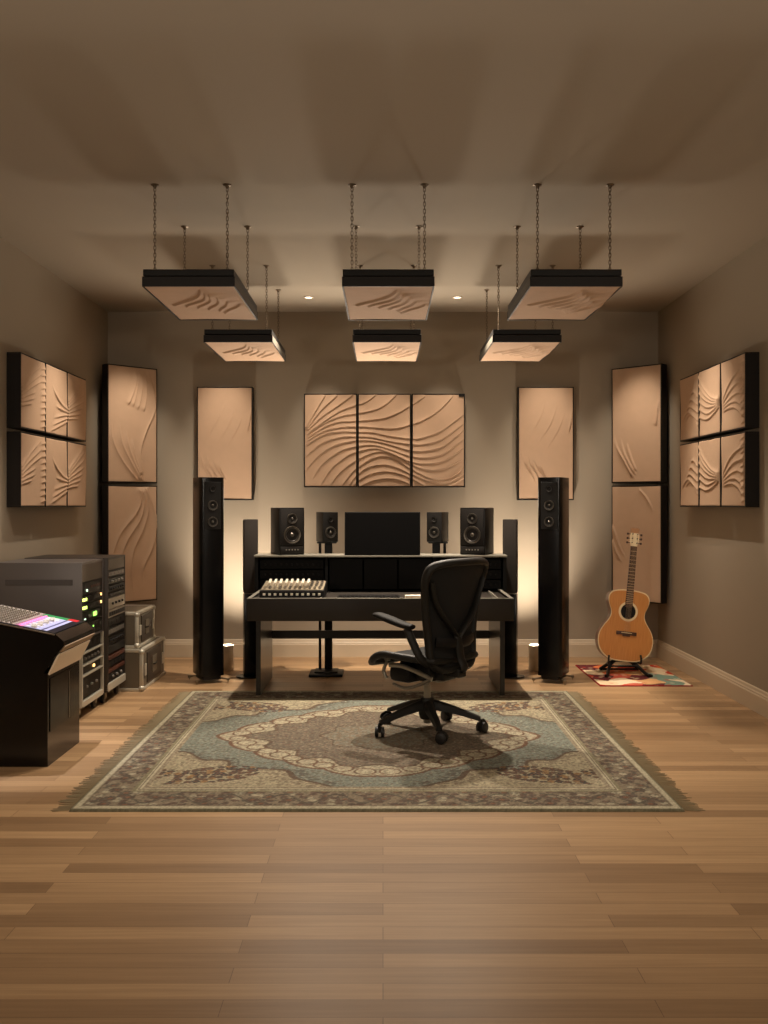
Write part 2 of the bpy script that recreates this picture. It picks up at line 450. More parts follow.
CRU = cmap([[(183,355),(190,400),(222,460),(262,535)], [(205,365),(222,430),(268,520)], [(228,385),(248,450),(270,505)], [(356,230),(350,300),(345,340)]], 172, 358, 105, 545, s=-1, f=(.4, .15), a=1.1)
CRL = cmap([[(275,562),(315,610),(335,665)], [(172,700),(200,780),(232,850)], [(172,760),(190,810),(215,860)]], 172, 358, 560, 1000, s=-1, f=(.15, .4), a=1)
for sgn, up, lo, wd in ((-1, CU, CL, 'left'), (1, CRU, CRL, 'right')):
    xa, ya = (sgn*1.972, 8.62) if sgn > 0 else (-1.95, 8.625); xb, yb = (sgn*2.305, 8.285) if sgn > 0 else (-2.28, 8.29)
    cxp, cyp = (xa+xb)/2, (ya+yb)/2
    n = Vector((-sgn*(ya-yb), -(abs(xb-xa)), 0)).normalized()   # facing room centre
    rz = math.atan2(n.x, -n.y)
    for k, (z, cs) in enumerate(((1.32+(505-424)/119.0, up), (1.32+(505-544)/119.0, lo))):
        if sgn < 0: lab = 'upper panel of the corner pair in the left back corner' if k == 0 else 'lower corner panel in the left back corner, behind the equipment racks'
        else: lab = 'upper panel of the corner pair in the right back corner' if k == 0 else 'lower corner panel in the right back corner, behind the guitar'
        p = make_panel('corner_acoustic_panel', lab, 'acoustic panel', .476, .985, .09, cs, 'panels standing across the %s corner' % wd, A=.018, Lr=.022, edge=.004)
        # front face centre at (cxp,cyp): the origin (back) lies behind along -n
        o2 = Vector((cxp, cyp, 0)) - n*.09
        p.location = (o2.x, o2.y, z); p.rotation_euler = (0, 0, rz)

# side wall panels: 2 rows x 3
# patterns in the crop pixels of each side (u runs left to right as seen facing that wall)
def zig(x0, x1, ya_, yb_, n):
    return [[(x0, ya_+(yb_-ya_)*(i+.5)/n+10), (x1, ya_+(yb_-ya_)*(i+.5)/n)] for i in range(n)]
SL1 = cmap([[(82,205),(100,170),(125,125),(160,75)], [(82,220),(104,185),(130,150),(165,105)], [(82,235),(106,205),(135,170),(165,140)], [(82,248),(108,225),(140,200)], [(82,262),(108,246),(138,228)], [(82,275),(105,265),(128,255)]], 82, 170, 60, 360, s=1, f=(.02, .3), a=1.0)
SL1 += cmap(zig(150, 171, 75, 355, 10), 82, 170, 60, 360, s=1, f=(.7, .0), a=.9)
SL2 = cmap([[(253,262),(236,250),(214,215),(200,170)], [(253,274),(236,270),(212,258)], [(253,286),(234,294),(206,312)], [(253,298),(230,318),(200,345)], [(253,312),(228,338),(192,372)]], 180, 252, 100, 372, s=-1, f=(.02, .35), a=1.1)
SL3 = cmap([[(261,258),(278,228),(300,190),(326,140)], [(261,268),(282,238),(305,200),(330,165)], [(261,279),(284,252),(330,195)], [(261,290),(286,268),(326,232)], [(261,301),(286,284),(322,262)], [(261,312),(284,302),(316,288)], [(261,324),(282,318),(308,312)]], 262, 332, 140, 390, s=1, f=(.02, .3), a=1.1)
SR1 = cmap([[(440,330),(455,300),(475,290),(509,330)], [(455,320),(470,300),(485,305),(509,350)], [(460,285),(478,270),(509,300)], [(470,255),(485,245),(509,272)], [(480,225),(495,220),(509,245)]], 437, 508, 150, 385, s=1, f=(.2, .0), a=1.0)
SR2 = cmap([[(514,140),(528,185),(560,235),(591,252)], [(514,172),(532,215),(562,248),(591,257)], [(514,205),(536,240),(564,260),(591,262)], [(514,238),(538,266),(566,272),(591,267)], [(514,268),(540,292),(566,286),(591,272)], [(514,300),(540,314),(568,300),(591,278)]], 515, 590, 120, 370, s=1, f=(.0, .05), a=1.0)
SR3 = cmap([[(600,250),(622,190),(650,150),(687,130)], [(600,258),(628,210),(655,185),(687,180)], [(600,266),(634,232),(660,222),(687,232)], [(600,274),(632,252),(660,256),(687,290)], [(600,282),(630,270),(655,280),(687,322)]], 600, 686, 75, 355, s=1, f=(.15, .0), a=1.0)
SR3 += cmap(zig(668, 687, 80, 350, 10), 600, 686, 75, 355, s=1, f=(.7, .0), a=.9)
yn = 6.36; pw = .4565; gap = .0145
for sgn, sets, wd in ((-1, (SL1, SL2, SL3), 'left'), (1, (SR3, SR2, SR1), 'right')):
    for r, (z, rn) in enumerate(((2.052, 'upper'), (1.547, 'lower'))):
        for k in range(3):
            yc = yn + pw/2 + k*(pw+gap)
            pos = ('nearest', 'middle', 'farthest')[k]
            lab = '%s panel of the %s row in the block of six on the %s wall' % (pos, rn, wd)
            p = make_panel('square_acoustic_panel', lab, 'acoustic panel', pw, .482, .09, sets[k], 'six square panels on the %s wall' % wd, A=.010, Lr=.016, und=.006, edge=.004)
            p.location = (sgn*(W-.001), yc, z)
            p.rotation_euler = (0, 0, -sgn*PI/2 if sgn > 0 else PI/2)
# ------------------------------------------------------------------ ceiling clouds
def cl_map(lines):
    out = []
    for ln in lines:
        q = []
        for x, y in ln:
            f = (y-452)/228.0; s = 193+(164-193)*f
            dd = (1/s-1/193)/(1/164-1/193)
            xl = 25+37*f; xr = 640-40*f
            q.append(((x-xl)/(xr-xl), 1-dd))
        out.append(dict(p=q, s=-1, f=(.10, .12), a=1))
    return out
CLD = cl_map([[(80,584),(150,567),(230,547),(320,520),(365,495),(392,466)], [(180,592),(215,570),(300,550),(370,525),(410,480)],
              [(252,602),(285,578),(350,557),(410,528),(432,486)], [(318,612),(360,584),(420,562),(465,530),(472,500)],
              [(385,622),(430,590),(485,565),(526,530)], [(412,638),(450,607),(500,588),(550,575),(598,553)]])
def chain_mesh(L):
    b = B(); ln = .026; r = .0018; k = int(L/(ln*.72))
    for i in range(k):
        zc = -ln*.5 - i*(L-ln)/(k-1)
        pts = []
        for j in range(10):
            a = 2*PI*j/10; x = .0062*math.cos(a); z = zc + (.0075*(1 if math.sin(a) > 0 else -1) if abs(math.sin(a)) > .1 else 0) + .0055*math.sin(a)
            pts.append((x, 0, z) if i % 2 == 0 else (0, x, z))
        tube(b, pts, r, 5, closed=True)
    return b
chain_proto = None; hook_proto = None
cloud_src = {}
cl_lab = {(0, 0): 'ceiling panel hung on chains, near row, at the left', (0, 1): 'ceiling panel hung on chains, near row, centre', (0, 2): 'ceiling panel hung on chains, near row, at the right',
          (1, 0): 'smaller-looking ceiling panel on chains, far row, at the left', (1, 1): 'ceiling panel on chains, far row, centre, above the triptych', (1, 2): 'smaller-looking ceiling panel on chains, far row, at the right'}
proto = None
for r in range(2):
    for c in range(3):
        X = (-1.0065, .0275, 1.0)[c]; Y = (5.645, 7.415)[r]
        if proto is None:
            p = make_panel('ceiling_acoustic_panel', '', 'ceiling panel', .479, .95, .09, CLD, 'acoustic panels hung from the ceiling', A=.012, Lr=.07, cloud=True, und=.003, edge=.004)
            for ch in p.children:      # turn the face downwards
                ch.rotation_euler = (PI/2, 0, 0); ch.location = (0, 0, .09-.09)
            Lc = H-2.54
            for (dx, dy) in ((-.19, -.40), (.19, -.40), (-.19, .39), (.19, .39)):
                if chain_proto is None:
                    ch = obj('chain', chain_mesh(Lc-.012), M['chain'], p, 40); chain_proto = ch
                    hb = B(); lathe(hb, [(0, 0), (.022, 0), (.022, -.004), (.012, -.008), (.006, -.02), (0, -.022)], n=16)
                    hk = obj('ceiling_hook', hb, M['chain'], ch, 40); hk.location = (0, 0, .012)
                    eb = B(); cyl(eb, (0, 0, -.006), (0, 0, .006), .009, n=12)
                    ek = obj('eyelet', eb, M['chain'], ch, 40); ek.location = (0, 0, -(Lc-.012)+.0)
                else:
                    ch = copy_tree(chain_proto, p)
                ch.location = (dx, dy, Lc-.012)
            proto = p
        else:
            p = copy_tree(proto)
        p['label'] = cl_lab[(r, c)]
        p.location = (X, Y, 2.54)

# downlights
for X, lb in ((-.60, 'small round recessed ceiling light between the left and centre ceiling panels'), (.60, 'small round recessed ceiling light between the centre and right ceiling panels')):
    t = thing('recessed_downlight', lb, 'ceiling light', (X, 8.08, H), group='recessed ceiling lights')
    b = B(); lathe(b, [(.027, -.001), (.040, -.001), (.040, -.005), (.034, -.007), (.027, -.004), (.027, -.001)], n=32); obj('trim_ring', b, M['lampwhite'], t, 40)
    b = B(); lathe(b, [(0, -.003), (.027, -.003)], n=32); obj('lens', b, M['downglow'], t)

# ------------------------------------------------------------------ rugs
def hashf(ix, iy, k):
    v = np.sin(ix*127.1+iy*311.7+k*74.7)*43758.5453
    return v-np.floor(v)
def worley(x, y, sc, seed=0):
    X = x*sc; Y = y*sc; ix = np.floor(X); iy = np.floor(Y)
    best = np.full(x.shape, 9.0); bid = np.zeros_like(x); sec = np.full(x.shape, 9.0)
    for dx in (-1, 0, 1):
        for dy in (-1, 0, 1):
            cx_ = ix+dx; cy_ = iy+dy
            px = cx_+.15+.7*hashf(cx_, cy_, seed+1); py = cy_+.15+.7*hashf(cx_, cy_, seed+2)
            d = np.hypot(X-px, Y-py); m_ = d < best
            sec = np.where(m_, best, np.minimum(sec, d))
            bid = np.where(m_, hashf(cx_, cy_, seed+3), bid); best = np.where(m_, d, best)
    return best, bid, sec
def L3(r, g, b): return np.array([lin(r), lin(g), lin(b)])
def put(C, mask, c, k=1.0):
    mk = (np.clip(mask.astype(float), 0, 1)*k)[..., None]
    return C*(1-mk)+c*mk
RX0, RX1, RY0, RY1 = -1.352, 1.300, 4.30, 7.05
nx, ny = 470, 470
u = np.linspace(-1, 1, nx); v = np.linspace(-1, 1, ny); U, V = np.meshgrid(u, v)
hw, hh = (RX1-RX0)/2, (RY1-RY0)/2
x = U*hw; y = V*hh; ax = np.abs(x); ay = np.abs(y)
beige = L3(196, 184, 152); cream = L3(212, 202, 172); taupe = L3(150, 134, 112); brown = L3(92, 68, 52); maroon = L3(88, 58, 52)
blue = L3(140, 148, 136); dgrey = L3(88, 84, 80); center = L3(128, 114, 98); olive = L3(150, 142, 112); navy = L3(58, 56, 62); rust = L3(142, 92, 66)
C = np.zeros(x.shape+(3,))+beige
e = np.minimum(hw-ax, (hh-ay)*.75)
# field first
w1, i1, s1 = worley(ax, ay, 26, 0); w2, i2, s2 = worley(ax, ay, 48, 5); w3, i3, s3 = worley(ax, ay, 14, 9)
C = put(C, (w2 < .28) & (i2 < .55), taupe, .6); C = put(C, (w2 < .2) & (i2 > .8), maroon, .5)
# blue ground medallion = everything not in a spandrel
FX, FY = hw-.25, hh-.33
cxn, cyn = FX-ax, FY-ay                      # distance from the inner corner
ang = np.arctan2(cyn*1.0, cxn*1.0)
rr_ = np.hypot(cxn/1.02, cyn/.80)
Rsp = .80 + .055*np.cos(ang*12+.5) - .22*np.sin(2*ang)**2
bl = rr_ > Rsp
C = put(C, bl, blue)
C = put(C, bl & (w2 < .24) & (i2 < .35), dgrey, .5); C = put(C, bl & (w2 < .3) & (i2 > .82), cream, .45)
C = put(C, np.abs(rr_-Rsp) < .016, brown, .95)
C = put(C, (np.abs(rr_-Rsp-.05) < .03) & (w1 < .42), dgrey, .8)
C = put(C, (np.abs(rr_-Rsp+.06) < .045) & (w1 < .38), taupe, .8)
# corner bouquet in spandrels
q = np.hypot((cxn-.26)/.24, (cyn-.22)/.18)+.25*np.sin(ang*7)
fl = (q < .95)
C = put(C, fl & (w1 < .52), maroon, .92); C = put(C, fl & (w1 < .5) & (i1 < .33), navy, .9)
C = put(C, fl & (w1 < .45) & (i1 > .72), L3(190, 150, 96), .85); C = put(C, fl & (w1 < .18), rust, .9)
# inner medallion
pp = 1.35
rn = ((ax/.89)**pp+(ay/.86)**pp)**(1/pp)
an = np.arctan2(ay/.86, ax/.89)
lob = 1.0+.055*np.abs(np.cos(an*9))**.6*1.0-.03
inm = rn < lob
C = put(C, inm, cream*.85)
C = put(C, np.abs(rn-lob) < .014, rust*.7, .95)
C = put(C, inm & (w1 < .25) & (i1 < .5), rust, .5)
cen = .80+.06*np.cos(an*14)
ic = rn < cen
C = put(C, ic, center)
C = put(C, np.abs(rn-cen) < .015, brown, .9)
C = put(C, ic & (w2 < .36) & (i2 < .4), dgrey, .6); C = put(C, ic & (w2 < .3) & (i2 > .7), cream, .35); C = put(C, ic & (w1 < .22) & (i1 < .3), maroon, .45)
C = put(C, ic & (np.abs(s3-w3) < .05), brown, .45)
# scrolls over the lobes
for k in range(0, 10):
    th = (k+.5)/10*PI/2; sx, sy = .86*math.cos(th)**(1.0), .83*math.sin(th)
    f_ = (math.cos(th)**pp+math.sin(th)**pp)**(1/pp)
    sx, sy = .80*math.cos(th)/f_, .78*math.sin(th)/f_
    d = np.hypot(ax-sx, ay-sy)
    C = put(C, d < .04+.02*hashf(k, 3, 5), cream, .55); C = put(C, np.abs(d-.052) < .006, rust*.6, .9)
d0 = np.hypot(ax/1.0, ay)
ir = d0 < .30+.03*np.cos(np.arctan2(y, x)*8)
C = put(C, ir, taupe*.9, .7); C = put(C, np.abs(d0-(.30+.03*np.cos(np.arctan2(y, x)*8))) < .008, brown, .9)
C = put(C, ir & (w1 < .35), blue, .6); C = put(C, d0 < .07, brown, .5)
# floor grit shading of weave
# borders
t_ = e
C = put(C, t_ < .262, taupe*1.1); C = put(C, (t_ < .262) & (w2 < .3), cream, .5)
C = put(C, t_ < .238, cream); C = put(C, (t_ < .230) & (t_ > .224), brown, .8); C = put(C, (t_ < .216) & (t_ > .200), olive)
mb = (t_ < .200) & (t_ > .040)
C = put(C, mb, taupe)
wb, ib, sb = worley(ax, ay, 22, 21); wc, ic2, sc_ = worley(ax, ay, 9.5, 33)
C = put(C, mb & (wb < .42) & (ib < .45), maroon*1.1, .75); C = put(C, mb & (wb < .4) & (ib > .75), cream*.85, .8)
C = put(C, mb & (w2 < .33) & (i2 < .45), dgrey*.8, .75)
C = put(C, mb & (wc < .30), L3(80, 60, 56), .6); C = put(C, mb & (wc < .12), rust, .8)
C = put(C, mb & (np.abs(t_-.12-.05*np.sin(np.where(hw-ax < (hh-ay)*.75, y, x)*26)) < .008), L3(86, 80, 70), .8)
C = put(C, (t_ < .046) & (t_ > .038), brown, .6)
C = put(C, (t_ <= .038), cream*.95); C = put(C, t_ < .012, olive*.8)
nz = hashf(np.floor(x*150), np.floor(y*110), 3); nz2 = hashf(np.floor(x*60), np.floor(y*45), 13)
mean_ = L3(118, 112, 96)
w6, i6, s6 = worley(ax, ay, 20, 61)
C = put(C, (np.abs(s6-w6) < .10) & (i6 < .75) & (t_ > .27), L3(96, 84, 72), .38)
C = put(C, (w6 < .20) & (t_ > .27), L3(110, 66, 56), .45)
w5, i5, s5 = worley(ax, ay, 33, 41)
C = put(C, (w5 < .33) & (i5 < .28) & (t_ > .27), L3(104, 90, 78), .5)
C = (C*.74+mean_*.26)*.80
C = C*(.78+.44*nz)[..., None]*(.9+.2*nz2)[..., None]
Zr = .010+.0015*hashf(np.floor(x*260), np.floor(y*260), 8)
edge_ = np.minimum(hw-ax, hh-ay); Zr = np.where(edge_ < 1e-6, 0.0005, Zr)
rug = thing('persian_rug', 'large persian rug in blue grey and beige under the desk chair', 'rug', ((RX0+RX1)/2, (RY0+RY1)/2, 0))
grid_mesh('pile', x, y, Zr, M['rug'], rug, col=C)
for s in (-1, 1):
    b = B()
    n_ = 190
    for i in range(n_):
        yy = -hh+.01+(2*hh-.02)*i/(n_-1); L_ = random.uniform(.065, .095); w_ = .0018; dy = random.uniform(-.012, .012)
        xx = s*(hw-.002)
        pts = [(xx, yy, .006), (xx+s*L_*.5, yy+dy*.3, .004), (xx+s*L_, yy+dy, .0022)]
        tube(b, pts, w_, 4, rr=[.0022, .0024, .0016])
    fo = obj('fringe', b, M['fringe'], rug); fo['kind'] = 'stuff'

gx0, gx1, gy0, gy1 = 1.578, 2.258, 7.27, 8.22
nx, ny = 110, 140
u = np.linspace(-1, 1, nx); v = np.linspace(-1, 1, ny); U, V = np.meshgrid(u, v)
x = U*.34; y = V*.475
wx = x+.03*np.sin(y*22); wy = y+.03*np.sin(x*25+1)
wa, ia, sa = worley(wx+3.1, wy*.7+1.7, 6.5, 4); wb, ib, sb = worley(x, y, 22, 12)
pal = [L3(196, 66, 42), L3(226, 128, 74), L3(232, 206, 168), L3(132, 156, 138), L3(232, 178, 124), L3(104, 44, 46), L3(212, 104, 82), L3(240, 218, 184)]
C = np.zeros(x.shape+(3,)); idx = np.floor(ia*7.999).astype(int)
for k in range(8): C[idx == k] = pal[k]
C = put(C, (wb < .4) & (ib < .12), L3(206, 70, 50), .5); C = put(C, (wb < .4) & (ib > .8), L3(244, 220, 180), .5)
C = put(C, (np.minimum(.34-np.abs(x), .475-np.abs(y)) < .012), L3(130, 30, 26))
Zr = np.where(np.minimum(.34-np.abs(x), .475-np.abs(y)) < 1e-6, .0005, .008) + 0*x
g2 = grid_mesh('accent_rug', x, y, Zr, M['rug2'], None, col=C)
g2.location = ((gx0+gx1)/2, (gy0+gy1)/2, 0)
tag(g2, 'small red, orange and cream patchwork rug under the guitar stand', 'rug')

# ------------------------------------------------------------------ speakers
def driver(parent, x, y, z, r, name='woofer', bright=True):
    """driver facing -Y at (x,y,z)"""
    b = B(); lathe(b, [(r*.86, .001), (r*.9, .005), (r, .006), (r*1.04, .002), (r*1.04, 0)], (x, y, z), (0, -1, 0), 32)
    o = obj(name+'_ring', b, M['ring'] if bright else M['blackpl'], parent, 50)
    b = B(); lathe(b, [(r*.88, .001), (r*.84, .005), (r*.76, .005), (r*.70, 0.0), (r*.38, -.014*r/.05), (r*.30, -.012*r/.05), (r*.2, -.002), (0, .002)], (x, y, z), (0, -1, 0), 32)
    o2 = obj(name, b, M['cone'], parent, 50)
    b = B(); lathe(b, [(r*.24, .000), (r*.2, .004), (r*.1, .007), (0, .008)], (x, y, z), (0, -1, 0), 24)
    obj('dust_cap', b, M['ring'] if bright else M['blackpl'], o2, 50)
    return o2
def rounded_cab(w, dpt, z0, z1, rad, n=5):
    """cabinet with rounded vertical front edges; front at y=-dpt/2"""
    pts = []
    for cxx, cyy, a0 in ((w/2-rad, dpt/2-.01, 0), (-(w/2-rad), dpt/2-.01, PI/2), (-(w/2-rad), -dpt/2+rad, PI), (w/2-rad, -dpt/2+rad, 1.5*PI)):
        rr = rad if a0 >= PI else .01
        for i in range(n+1):
            a = a0+PI/2*i/n
            cx2 = cxx if a0 >= PI else math.copysign(w/2-.01, cxx)
            pts.append((cx2+rr*math.cos(a), cyy+rr*math.sin(a)))
    b = B(); prism(b, pts, lambda p: Vector((p[0], p[1], z0)), lambda p: Vector((p[0], p[1], z1)))
    return b
def tower(label, X, Y, rz):
    t = thing('tower_speaker', label, 'speaker', (X, Y, 0), rz, 'tall gloss black tower speakers')
    b = rounded_cab(.185, .24, .055, 1.525, .035); obj('cabinet', b, M['gloss'], t, 35)
    b = rounded_cab(.150, .20, .025, .055, .03); obj('plinth', b, M['black'], t, 35)
    b = B(); box(b, -.062, .062, -.1235, -.119, 1.14, 1.49, .002); obj('baffle', b, M['black'], t)
    driver(t, 0, -.124, 1.44, .024, 'tweeter', False)
    driver(t, 0, -.124, 1.318, .036, 'woofer'); driver(t, 0, -.124, 1.196, .036, 'woofer')
    for sx in (-1, 1):
        for sy in (-1, 1):
            b = B(); cyl(b, (sx*.05, sy*.07, .035), (sx*.118, sy*.118, .026), .008, .006, 10)
            lathe(b, [(0, .034), (.012, .034), (.012, .018), (.004, .012), (.002, 0.0), (0, 0)], (sx*.118, sy*.118, 0), n=14)
            obj('spiked_foot', b, M['metal'], t, 40)
    return t
tower('tall gloss black tower speaker on spiked feet, left of the desk', -1.308, 7.50, math.radians(24))
tower('tall gloss black tower speaker on spiked feet, right of the desk', 1.277, 7.50, math.radians(-24))

def slim(label, X, Y, rz, s):
    t = thing('slim_column_speaker', label, 'speaker', (X, Y, 0), rz, 'slim column speakers behind the desk ends')
    b = B(); lathe(b, [(0, 0), (.108, 0), (.112, .006), (.108, .012), (.05, .018), (0, .018)], n=36)
    for v_ in b.verts: v_.co.y *= .9
    obj('base_plate', b, M['gloss'], t, 40)
    b = B(); box(b, -.052, .052, -.05, .05, .018, .64, .006); obj('lower_body', b, M['gloss'], t, 40)
    b = B(); box(b, -.053, .053, -.052, .05, .648, 1.21, .005); obj('grille', b, M['grille'], t, 40)
    b = B(); box(b, -.046, .046, -.049, .048, .64, .648); obj('joint_band', b, M['metal'], t)
    return t
slim('slim column speaker on round base, behind the left end of the desk', -1.018, 7.68, math.radians(14), -1)
slim('slim column speaker on round base, behind the right end of the desk', .978, 7.68, math.radians(-14), 1)

HZ = .946   # hutch top
def studio_monitor(label, X, Y, rz):
    t = thing('studio_monitor', label, 'speaker', (X, Y, HZ+.0005), rz, 'two way studio monitors on the desk shelf')
    w = .197; dd = .24; h = .354
    b = B(); box(b, -w/2, w/2, -dd/2, dd/2, 0, h, .007); obj('cabinet', b, M['black'], t, 40)
    b = B(); box(b, -w/2+.012, w/2-.012, -dd/2-.005, -dd/2+.001, .075, h-.012, .004); obj('baffle', b, M['geardark'], t, 40)
    driver(t, 0, -dd/2-.006, .150, .064, 'woofer'); driver(t, 0, -dd/2-.006, .272, .038, 'tweeter')
    b = B(); box(b, -w/2+.01, w/2-.01, -dd/2-.006, -dd/2+.001, .014, .062, .003); c = obj('control_strip', b, M['geardark'], t, 40)
    for k in range(5):
        b = B(); lathe(b, [(.0055, 0), (.0055, .006), (0, .007)], (-.045+.0225*k, -dd/2-.006, .038), (0, -1, 0), 14); obj('control_knob', b, M['knobgrey'], c, 40)
    return t
studio_monitor('larger black studio monitor standing on the left end of the desk shelf', -.727, 7.60, math.radians(22))
studio_monitor('larger black studio monitor standing on the right end of the desk shelf', .715, 7.60, math.radians(-22))

def small_speaker(label, slabel, X, rz, sgn):
    t = thing('speaker_stand', slabel, 'speaker stand', (X, 7.86, 0), 0, 'twin column stands behind the desk')
    b = B(); box(b, -.13, .13, -.20, .06, 0, .022, .006); box(b, -.09, .09, -.15, .04, .022, .034, .004); obj('base', b, M['black'], t, 40)
    b = B(); box(b, -.018*1+.012*sgn*-1-.012, .018-.012*sgn+.012, -.025, .025, .034, 1.02, .004); obj('column', b, M['black'], t, 40)
    b = B(); cyl(b, (.055*sgn, 0.0, .034), (.055*sgn, 0.0, 1.02), .011, n=16); obj('cable_tube', b, M['black'], t, 40)
    b = B(); box(b, -.075, .075, -.075, .075, 1.02, 1.032, .003); obj('top_plate', b, M['black'], t, 40)
    s = thing('compact_speaker', label, 'speaker', (X, 7.86, 1.0325), rz, 'small speakers on stands')
    w = .125; dd = .17; h = .232
    b = B(); box(b, -w/2, w/2, -dd/2, dd/2, 0, h, .005); obj('cabinet', b, M['black'], s, 40)
    driver(s, 0, -dd/2-.001, .075, .043, 'woofer'); driver(s, 0, -dd/2-.001, .175, .022, 'tweeter', False)
small_speaker('small black speaker on a stand, just left of the computer screen', 'dark twin column stand under the small left speaker', -.44, math.radians(22), -1)
small_speaker('small black speaker on a stand, just right of the computer screen', 'dark twin column stand under the small right speaker', .43, math.radians(-22), 1)

# ------------------------------------------------------------------ desk
t = thing('studio_desk', 'wide black studio desk with raised rear shelf and panel legs', 'desk', (-.018, 6.80, 0))
b = B()
DW = .908
box(b, -DW, DW, 0, .022, .53, .682, .003); box(b, -DW, DW, .022, .82, .53, .56)       # front apron and underside
box(b, -DW, -DW+.022, .022, .82, .56, .682, .002); box(b, DW-.022, DW, .022, .82, .56, .682, .002)
obj('apron', b, M['desk'], t, 40)
b = B(); box(b, -DW+.024, DW-.024, .024, .82, .60, .666); obj('desktop', b, M['desk'], t)
b = B(); box(b, -DW+.001, DW-.001, .001, .028, .6825, .686, .001); box(b, -DW+.001, -DW+.026, .03, .82, .6825, .686, .001); box(b, DW-.026, DW-.001, .03, .82, .6825, .686, .001)
obj('edge_strip', b, M['deskgrey'], t)
b = B(); box(b, -.413, -.403, .03, .60, .667, .686, .001); box(b, DW-.11, DW-.10, .03, .60, .667, .686, .001); obj('inlay_rail', b, M['deskgrey'], t)
for s in (-1, 1):
    b = B(); x0, x1 = sorted((s*.855, s*.822)); box(b, x0, x1, .07, .80, .0125, .53, .003); obj('panel_leg', b, M['deskleg'], t)
b = B(); box(b, -.822, .822, .74, .765, .315, .372, .002); obj('cross_rail', b, M['desk'], t)
# hutch
b = B()
box(b, -.94, -.915, .66, .90, .56, .93); box(b, .915, .94, .66, .90, .56, .93)
box(b, -.915, .915, .885, .90, .60, .93); box(b, -.415, -.395, .665, .885, .666, .93); box(b, .395, .415, .665, .885, .666, .93)
obj('hutch_body', b, M['hutch'], t)
b = B(); box(b, -.945, .945, .655, .91, .93, HZ, .003); obj('hutch_shelf', b, M['deskgrey'], t, 40)
for k, (x0, x1) in enumerate(((-.905, -.425), (-.385, -.135), (-.125, .125), (.135, .385), (.425, .905))):
    b = B()
    rows = 3 if k in (0, 4) else 1
    for r in range(rows):
        z0 = .69+.075*r if rows == 3 else .69; z1 = z0+.068 if rows == 3 else .915
        box(b, x0, x1, .70, .715, z0, z1, .002)
    f = obj('outboard_module', b, M['hutch'], t)
    if rows == 3:
        b = B()
        for r in range(3):
            for q_ in range(11):
                lathe(b, [(.008, 0), (.007, .012), (0, .013)], (x0+.04+q_*.040, .70, .724+.075*r), (0, -1, 0), 12)
        obj('knob_row', b, M['gear'], f, 40)['kind'] = 'stuff'

# desk mixer
t = thing('desk_mixer', 'small mixer with white faders on the left of the desk', 'mixer', (-.628, 6.875, .6795))
for fx_ in (-.2, .2):
    for fy_ in (.03, .33):
        b = B(); lathe(b, [(0, 0), (.012, 0), (.012, -.0125), (0, -.0125)], (fx_, fy_, 0), n=14); obj('rubber_foot', b, M['rubber'], t, 40)
b = B(); prof = [(0, 0), (.36, 0), (.36, .089), (.02, .052), (0, .048)]
prism(b, prof, lambda p: Vector((-.222, p[0], p[1])), lambda p: Vector((.222, p[0], p[1]))); obj('body', b, M['gear'], t)
sl = (.089-.052)/.34
b = B(); prism(b, [(.022, .053), (.355, .0894), (.355, .093), (.022, .0565)], lambda p: Vector((-.215, p[0], p[1])), lambda p: Vector((.215, p[0], p[1]))); obj('face_plate', b, mat('mixer_plate', rgb(140, 128, 106), .5), t)
for k in range(11):
    X = -.190+.038*k
    b = B(); box(b, X-.009, X+.009, -.004, .006, .018, .034, .002); obj('front_button', b, M['white'], t)
for k in range(8):
    X = -.175+.0385*k
    b = B(); box(b, X-.011, X+.007, .10, .20, .0665, .100, .004)
    for v_ in b.verts:
        if v_.co.z > .084: v_.co.x += .012; v_.co.z += (v_.co.y-.1)*.2
    obj('fader_cap', b, M['white'], t)
for k in range(24):
    X = -.19+.0345*(k % 12); Yk = .05+.04*(k//12)
    b = B(); zb = .0565+sl*(Yk-.022); lathe(b, [(.010, 0), (.009, .014), (0, .015)], (X, Yk, zb-.001), n=12); obj('rotary_knob', b, M['knobgrey'] if k % 2 else M['gearsilver'], t, 40)
for k in range(9):
    X = .125+.035*(k % 3); Yk = .15+.06*(k//3)
    b = B(); zb = .0565+sl*(Yk-.022); lathe(b, [(.011, 0), (.010, .016), (0, .017)], (X, Yk, zb-.001), n=12); obj('rotary_knob', b, M['knobgrey'], t, 40)

# keyboard
t = thing('computer_keyboard', 'dark computer keyboard lying on the desk below the screen', 'keyboard', (-.10, 6.98, .6665))
b = B(); box(b, -.22, .22, 0, .15, 0, .014, .004); obj('body', b, M['gear'], t, 40)
b = B()
for r in range(5):
    for k in range(15):
        box(b, -.208+k*.0278, -.208+k*.0278+.023, .012+r*.0265, .034+r*.0265, .0142, .020)
obj('keys', b, M['geardark'], t)['kind'] = 'stuff'
# notepad
t = thing('notepad', 'small white notepad at the front edge of the desk beside the chair', 'notepad', (.206, 6.832, .6665))
b = B(); box(b, -.055, .055, .0, .075, .0, .030, .002); obj('pages', b, M['paper'], t)
b = B(); box(b, -.056, .056, .0, .076, .030, .034, .001); obj('cover', b, M['white'], t)

# monitor
t = thing('computer_monitor', 'wide black computer screen, switched off, in the middle of the desk shelf', 'monitor', (-.004, 7.56, HZ+.0005))
b = B(); box(b, -.282, .282, -.105, -.085, .0, .322, .004); obj('bezel', b, M['black'], t, 40)
b = B(); box(b, -.276, .276, -.1062, -.1052, .008, .315); obj('screen', b, M['screen'], t)
b = B(); box(b, -.10, .10, -.07, .07, 0, .008, .003); box(b, -.025, .025, -.085, -.07, .008, .16, .003); obj('stand', b, M['black'], t)

